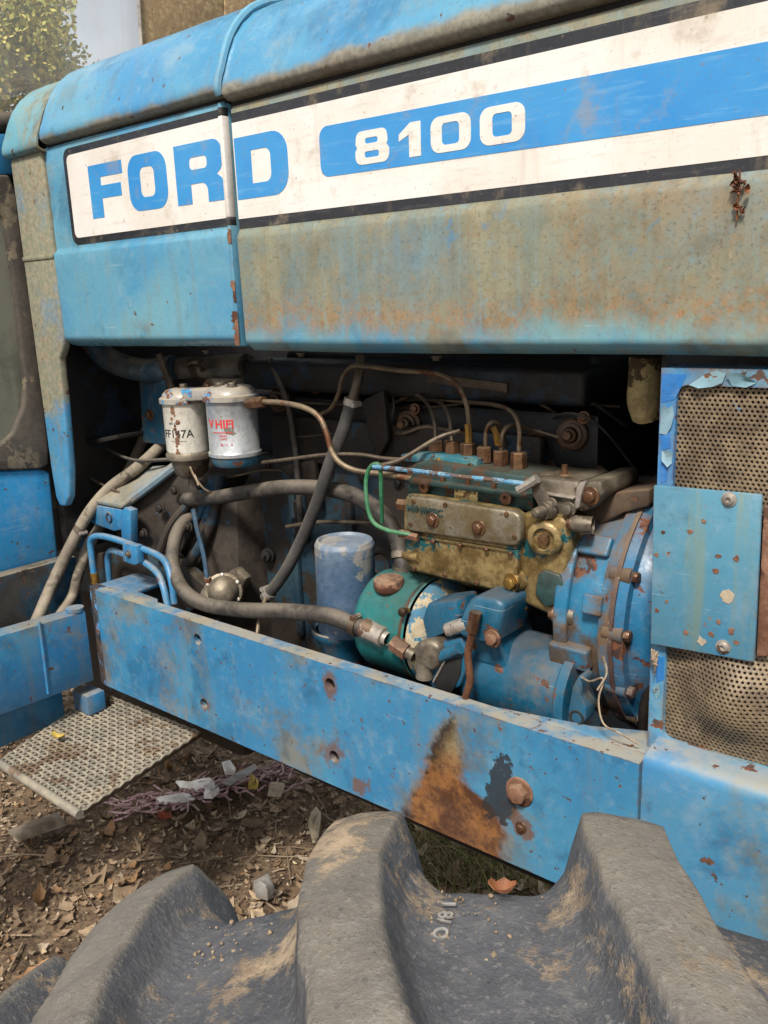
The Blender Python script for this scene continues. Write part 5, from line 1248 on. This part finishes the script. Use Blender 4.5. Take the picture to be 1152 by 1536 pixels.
# ------------------------------------------------------------------ loose things
M['dead_leaf_orange'] = simple('orange_dead_leaf', lin('#7a4a2a'), .7, lin('#512e1a'), 60)
M['dead_leaf_red'] = simple('red_dead_leaf', lin('#8a3f22'), .7, lin('#6b3018'), 60)
M['dead_leaf_yellow'] = simple('yellow_dead_leaf', lin('#b39a48'), .7, lin('#8a7434'), 60)
M['dropping'] = simple('chalky_white', lin('#cfcbc4'), .8, lin('#9c9a96'), 80)
M['plastic_white'] = simple('soiled_white_plastic', lin('#e0deda'), .5, lin('#c8c2ba'), 25)
M['twine'] = simple('pink_twine', lin('#b39a98'), .85, lin('#8f6c70'), 60)
M['root'] = simple('dry_root', lin('#9c8b74'), .8, lin('#6f5f4c'), 60)
M['slat_grey'] = simple('grey_plastic_strip', lin('#8d8a86'), .6, lin('#76716a'), 20)
M['rotten_wood'] = simple('rotten_wood', lin('#85796a'), .9, lin('#5f5446'), 14)
def leaf_data(L, Wd, curl, fold, lobes=0, nu=6, nv=4):
    v = []; f = []
    for i in range(nu + 1):
        t = i / nu; wv = Wd * (math.sin(math.pi * min(1, t * .96 + .02)) ** .8) * (1 + (.25 * math.sin(t * lobes * 6.28) if lobes else 0))
        for j in range(nv + 1):
            s = (j / nv - .5) * 2
            v.append(Vector(((t - .5) * L, s * wv / 2, curl * (t - .5) ** 2 * L * 4 + fold * abs(s) * wv + .08 * L * math.sin(t * 5 + s * 2) * curl)))
    for i in range(nu):
        for j in range(nv): f.append((i * (nv + 1) + j, (i + 1) * (nv + 1) + j, (i + 1) * (nv + 1) + j + 1, i * (nv + 1) + j + 1))
    return v, f
def loose(name, me, mat, loc, rot, label, cat, group=None):
    o = obj(name, me, mat, None, smooth=50); o.location = loc; o.rotation_euler = rot
    tag(o, label, cat, group); return o
def leaf(loc, rot, L, Wd, mt, label, curl=.4, fold=.35):
    v, f = leaf_data(L, Wd, curl, fold, 2); me = mesh('dead_leaf', v, f)
    bm = bmesh.new(); bm.from_mesh(me); bmesh.ops.solidify(bm, geom=list(bm.faces), thickness=.0006); bm.to_mesh(me); bm.free()
    loose('dead_leaf', me, M[mt], loc, rot, label, 'leaf')
c, u, ax, up, W = WH
def on_tyre(th, a, r): th = math.radians(th); return c + ax * a + (u * math.sin(th) + up * math.cos(th)) * r
leaf(on_tyre(-5.2, .026, .5145), (.15, .1, .8), .016, .011, 'dead_leaf_orange', 'curled orange brown leaf lying on the tyre between two lugs')
leaf(P(247, 1228, Z=GZ + .02), (.1, .2, .3), .045, .035, 'dead_leaf_red', 'rust red leaf on the soil below the step corner')
leaf(P(88, 1107, Z=.412), (.1, .1, .5), .03, .018, 'dead_leaf_yellow', 'yellow leaf on the woven step')
def tyre_mark(s_, th, a_, size):
    me = text_mesh('cast_mark', s_, size, .0002, .0005); th = math.radians(th)
    for q in me.vertices:
        t = th + q.co.y / .52; q.co = c + ax * (a_ + q.co.x) + (u * math.sin(t) + up * math.cos(t)) * (.5205 + q.co.z + .10 * min(0, q.co.x) * 0 - (.004 if a_ + q.co.x < .04 else 0))
    for w_ in bpy.data.objects:
        if w_.name == 'front_wheel': obj('cast_mark', me, M['chalk'], w_, smooth=0)
M['chalk'] = simple('worn_raised_mark', lin('#8f8c86'), .9, lin('#6b6864'), 70)
tyre_mark('1 8/ O', -8.2, .060, .012)
def crumbs():
    rg = np.random.default_rng(5); V = []; F = []
    bm = bmesh.new(); bmesh.ops.create_icosphere(bm, subdivisions=1, radius=1); bm.verts.ensure_lookup_table(); ico_v = [tuple(q.co) for q in bm.verts]; ico_f = [tuple(q.index for q in f_.verts) for f_ in bm.faces]; bm.free()
    for k in range(420):
        th = rg.choice([rg.normal(-9.5, 1.6), rg.normal(-8, 2), rg.normal(-24, 2.2)]); a_ = abs(rg.normal(.06, .04)) + .03
        p = on_tyre(th, a_, .5165 if a_ < .05 else .5205); r = float(rg.choice([.0006, .0010, .0016, .0026], p=[.5, .32, .15, .03])); p = p - (p - c).normalized() * r * .5
        b0 = len(V); V += [p + Vector(q) * r * float(rg.uniform(.65, 1.25)) for q in ico_v]; F += [tuple(b0 + i for i in q) for q in ico_f]
    o = obj('dirt_crumbs', mesh('dirt_crumbs', V, F), M['crumb'], None, smooth=60); tag(o, 'tan dirt crumbs lying in the valleys of the tyre tread', 'dirt', kind='stuff')
M['crumb'] = simple('tan_dirt', lin('#75634e'), .95, lin('#94826a'), 90)
crumbs()
def scrap(pts, z0, label, seed, mt='plastic_white', th=.006):
    random.seed(seed); q = [P(a, b_, Z=GZ + z0 + .022) for a, b_ in pts]; ce = sum(q, Vector()) / len(q)
    bm = bmesh.new(); n = len(q)
    rings = []
    for k, (s, dz) in enumerate(((1, 0), (.96, th), (.55, th * 1.6))):
        rings.append([bm.verts.new(ce + (p - ce) * s * random.uniform(.93, 1.05) + Vector((0, 0, dz * random.uniform(.6, 1.5)))) for p in q])
    tc = bm.verts.new(ce + Vector((0, 0, th * 1.3)))
    for A, C_ in zip(rings, rings[1:]):
        for i in range(n): bm.faces.new((A[i], A[(i + 1) % n], C_[(i + 1) % n], C_[i]))
    for i in range(n): bm.faces.new((rings[2][i], rings[2][(i + 1) % n], tc))
    bm.faces.new(rings[0][::-1])
    o = obj('plastic_scrap', from_bm('plastic_scrap', bm), M[mt], None, smooth=60); tag(o, label, 'litter', 'litter on the soil by the step')
scrap([(262, 1174), (280, 1177), (300, 1170), (318, 1168), (322, 1180), (300, 1188), (275, 1186)], .02, 'torn white plastic scrap nearest the step edge', 1)
scrap([(235, 1200), (255, 1195), (285, 1192), (293, 1199), (280, 1204), (250, 1207), (238, 1206)], .02, 'long white plastic scrap lying in front of the others', 2)
scrap([(333, 1148), (345, 1144), (354, 1155), (350, 1163), (338, 1163)], .03, 'small white plastic square beside the grey strip', 3, th=.01)
scrap([(308, 1188), (325, 1182), (330, 1190), (318, 1198), (306, 1198)], .02, 'crumpled whitish scrap beside the torn plastic', 4, th=.015)
scrap([(330, 1176), (350, 1163), (384, 1146), (388, 1152), (370, 1166), (345, 1180)], .025, 'narrow grey plastic strip lying over the pink twine', 6, 'slat_grey', .004)
scrap([(374, 1172), (388, 1174), (386, 1184), (372, 1184)], .025, 'mustard yellow wood chip beside the twine', 7, 'dead_leaf_yellow', .014)
scrap([(405, 1176), (428, 1178), (422, 1196), (402, 1194)], .02, 'square tan leaf piece right of the twine', 8, 'chip_tan', .008)
scrap([(462, 1240), (476, 1220), (482, 1226), (478, 1256), (468, 1262)], .02, 'upright splinter of pale wood behind the tyre lug', 9, 'chip_tan', .02)
scrap([(380, 1330), (404, 1322), (412, 1336), (402, 1352), (384, 1346)], .03, 'grey ribbed plastic piece beside the tyre', 11, 'slat_grey', .02)
scrap([(12, 1250), (90, 1225), (100, 1238), (30, 1262)], .015, 'flat rotten board lying under the step', 10, 'rotten_wood', .012)
# twine: a loose tangle
random.seed(11)
tw = []
for k in range(70):
    a0 = random.uniform(0, 1); ctr = Vector((175 + 270 * a0, 1216 - 66 * a0 + random.gauss(0, 8), 0))
    pts = []
    ang = random.gauss(-.35, .5)
    for j in range(7):
        s = (j - 3) * random.uniform(8, 13)
        pts.append(P(ctr.x + s * math.cos(ang) + random.gauss(0, 3), ctr.y + s * math.sin(ang) * .6 + random.gauss(0, 2), Z=GZ + .030 + random.uniform(0, .02)))
    tw.append(tube_data(spline(pts, 3), .0030, 5))
o = obj('twine_tangle', join('twine_tangle', *tw), M['twine'], None); tag(o, 'faded pink baler twine tangled on the soil beside the step', 'twine')
# dried roots and husks caught on the tractor
def root(paths, r, label, name='dry_root'):
    o = obj(name, join(name, *[tube_data(spline(p, 5), r, 5) for p in paths]), M['root'], None); tag(o, label, 'root'); return o
root([[P(872, 1015, Y=.02), P(885, 1022, Y=.01), P(905, 1018, Y=.01), P(898, 1050, Y=.0), P(905, 1085, Y=-.005), P(930, 1100, Y=-.01), P(958, 1116, Y=.0)], [P(896, 1035, Y=.0), P(910, 1010, Y=.01), P(905, 985, Y=.03)]], .0014, 'thin pale root trailing down over the timing housing')
root([[P(285, 700, Y=.02), P(292, 715, Y=.02), P(305, 732, Y=.03), P(318, 740, Y=.05)], [P(292, 712, Y=.02), P(298, 728, Y=.02)]], .0022, 'dry twig hanging below the white fuel filter')
random.seed(9)
husk = []
for k in range(6):
    x0, y0 = 1108 + random.gauss(0, 5), random.choice([262, 275, 284, 296, 312]) + random.gauss(0, 4)
    husk.append(tube_data(spline([P(x0 + random.gauss(0, 5), y0 + random.gauss(0, 5), Y=-.004 - random.random() * .004) for j in range(4)], 3), .0009, 5))
husk.append(tube_data(spline([P(1110, 255, Y=-.002), P(1108, 285, Y=-.006), P(1105, 330, Y=-.004)], 4), .0012, 5))
for k in range(12):
    v_, f_ = leaf_data(random.uniform(.006, .012), random.uniform(.004, .007), .5, .4, 2, 4, 2)
    p_ = P(1108 + random.gauss(0, 5), random.choice([268, 282, 292, 312]) + random.gauss(0, 5), Y=-.006); m_ = Matrix.Translation(p_) @ Matrix.Rotation(random.uniform(0, 6), 4, 'Y') @ Matrix.Rotation(random.uniform(0, 6), 4, 'X')
    husk.append(([m_ @ q for q in v_], f_))
o = obj('dried_husk', join('dried_husk', *husk), M['dead_leaf_orange'], None); tag(o, 'dried brown husk stuck below the stripe near the right edge', 'husk')
random.seed(19)
husk = [tube_data(spline([P(982 + random.gauss(0, 3), 990 + random.gauss(0, 8), Y=.012 - random.random() * .01) for j in range(4)], 3), .0011, 5) for k in range(14)]
o = obj('pale_fluff', join('pale_fluff', *husk), M['root'], None); tag(o, 'pale fluff caught on the grille edge below the cover plate', 'fluff')

# ------------------------------------------------------------------ leaf litter, twigs, grass
def scatter():
    V = []; F = []; T = []
    pal = [lin(h) for h in ('#86705a', '#98846c', '#a89478', '#78624a', '#64503c', '#b0a08a', '#8d7860', '#baa98e', '#7c6854', '#946f4a')]
    proto = [leaf_data(1, random.uniform(.45, .75), random.uniform(.1, .5), random.uniform(-.1, .3), random.choice((0, 2, 3)), 5, 2) for _ in range(8)]
    n = 15000
    for k in range(n):
        x = rng.uniform(-3.0, -.8); y = rng.uniform(-.7, 1.1)
        L = float(rng.choice([.007, .012, .02, .03, .045, .07], p=[.36, .28, .19, .11, .045, .015]))
        v, f = proto[int(rng.integers(8))]
        m = Matrix.Translation((x, y, gz(x, y) + .003 + rng.uniform(0, .010))) @ Matrix.Rotation(rng.uniform(0, 6.28), 4, 'Z') @ Matrix.Rotation(rng.normal(0, .18), 4, 'X') @ Matrix.Rotation(rng.normal(0, .16), 4, 'Y') @ Matrix.Diagonal((L, L * rng.uniform(.5, 1.2), L * rng.uniform(.4, 1.8), 1))
        b0 = len(V); V += [m @ p for p in v]; F += [tuple(i + b0 for i in q) for q in f]
        cc = pal[int(rng.integers(len(pal)))]; g = rng.uniform(.5, 1.25); T += [(cc[0] * g, cc[1] * g, cc[2] * g, 1)] * len(v)
    for k in range(420):
        x = rng.uniform(-3.2, -.7); y = rng.uniform(-.9, 1.3); a = rng.uniform(0, 6.28); L = rng.uniform(.03, .16)
        p0 = Vector((x, y, gz(x, y) + .012)); d = Vector((math.cos(a), math.sin(a), rng.normal(0, .05))) * L
        v, f = tube_data([p0, p0 + d * .5 + Vector((rng.normal(0, .006), rng.normal(0, .006), .003)), p0 + d], float(rng.uniform(.001, .003)), 5)
        b0 = len(V); V += v; F += [tuple(i + b0 for i in q) for q in f]; T += [(.25, .19, .13, 1)] * len(v)
    me = mesh('leaf_litter', V, F); al = me.color_attributes.new('tint', 'FLOAT_COLOR', 'POINT'); al.data.foreach_set('color', np.array(T, dtype=np.float32).ravel())
    o = obj('leaf_litter', me, M['litter'], None, smooth=60); tag(o, 'brown dead leaves and twigs covering the soil', 'leaf litter', kind='stuff')
    V = []; F = []; T = []
    for k in range(1500):
        q = P(rng.uniform(560, 820), rng.uniform(1225, 1345), Z=GZ); x, y = q.x + rng.normal(0, .05), q.y + rng.normal(0, .05)
        h = rng.uniform(.03, .09); a = rng.uniform(0, 6.28); b0 = len(V); wv = .0016
        d = Vector((math.cos(a), math.sin(a), 0)); s = Vector((-d.y, d.x, 0)) * wv; p = Vector((x, y, gz(x, y)))
        for t, bnd in ((0, 0), (.4, .12), (.75, .4), (1, .8)):
            ce = p + Vector((0, 0, h * (t - .25 * t * t))) + d * h * bnd; V += [ce - s * (1 - t * .95), ce + s * (1 - t * .95)]
        F += [(b0 + i * 2, b0 + i * 2 + 1, b0 + i * 2 + 3, b0 + i * 2 + 2) for i in range(3)]
        cc = random.choice([lin('#5f6b32'), lin('#76753c'), lin('#8d8450'), lin('#4d5a28'), lin('#9a8c62')]); T += [cc] * 8
    me = mesh('grass', V, F); al = me.color_attributes.new('tint', 'FLOAT_COLOR', 'POINT'); al.data.foreach_set('color', np.array(T, dtype=np.float32).ravel())
    o = obj('grass', me, M['grass'], None, smooth=60); tag(o, 'thin green and straw grass under the rail', 'grass', kind='stuff')
scatter()

# ------------------------------------------------------------------ trees behind the cab
def tree(x, y, h, r, label, seed, pal, n=5200, ls=1.0):
    rg = np.random.default_rng(seed); random.seed(seed)
    root_ = bpy.data.objects.new('tree', None); COL.objects.link(root_); root_.location = (x, y, GZ)
    tag(root_, label, 'tree', 'trees behind the tractor')
    parts = [tube_data(spline([(0, 0, 0), (.1, .05, h * .3), (-.05, .1, h * .6), (.05, 0, h * .95)], 6), lambda t: .13 * (1 - t) + .015, 9)]
    cl = []
    for k in range(52):
        zz = rg.uniform(.32, .97) * h; a = rg.uniform(0, 6.28); rr = r * (1 - ((zz / h - .5) / .62) ** 2) ** .5 * rg.uniform(.35, .95)
        e = Vector((rr * math.cos(a), rr * math.sin(a), zz)); cl.append((e, r * rg.uniform(.22, .40)))
        parts.append(tube_data(spline([(0, 0, zz - .3 * rr - .1), e * .5 + Vector((0, 0, zz * .5 - .1 * rr)), e], 4), lambda t: .035 * (1 - t) + .006, 6))
    o = obj('trunk', join('trunk', *parts), M['bark'], root_)
    V = []; F = []; T = []
    for k in range(n):
        e, cr = cl[int(rg.integers(len(cl)))]; d = rg.normal(0, 1, 3); d /= np.linalg.norm(d); p = e + Vector(d) * cr * rg.uniform(.2, 1.1) ** .6 + Vector((0, 0, -rg.exponential(.12)))
        L = rg.uniform(.05, .10) * ls; u_ = Vector(rg.normal(0, 1, 3)).normalized(); w_ = u_.orthogonal().normalized(); b0 = len(V)
        V += [p - u_ * L * .5, p + w_ * L * .3, p + u_ * L * .5, p - w_ * L * .3]; F.append((b0, b0 + 1, b0 + 2, b0 + 3))
        cc = pal[int(rg.integers(len(pal)))]; g = rg.uniform(.7, 1.25); T += [(cc[0] * g, cc[1] * g, cc[2] * g, 1)] * 4
    me = mesh('crown', V, F); al = me.color_attributes.new('tint', 'FLOAT_COLOR', 'POINT'); al.data.foreach_set('color', np.array(T, dtype=np.float32).ravel())
    obj('crown', me, M['foliage'], root_, smooth=0)
YEL = [lin(q) for q in ('#c2b858', '#dac96c', '#a6a648', '#cfb555', '#8f9542')]
GRN = [lin(q) for q in ('#5d7034', '#6f7f3c', '#4e6230', '#85883e')]
tree(-12.2, 5.0, 6.6, 1.9, 'yellow green tree seen through the windscreen', 3, YEL, 46000, 1.05)
tree(-16.5, 2.0, 6.0, 2.2, 'greener tree left of the yellow one', 4, GRN)
tree(-15.5, 9.5, 4.6, 1.8, 'low green tree right of the yellow one', 5, GRN)
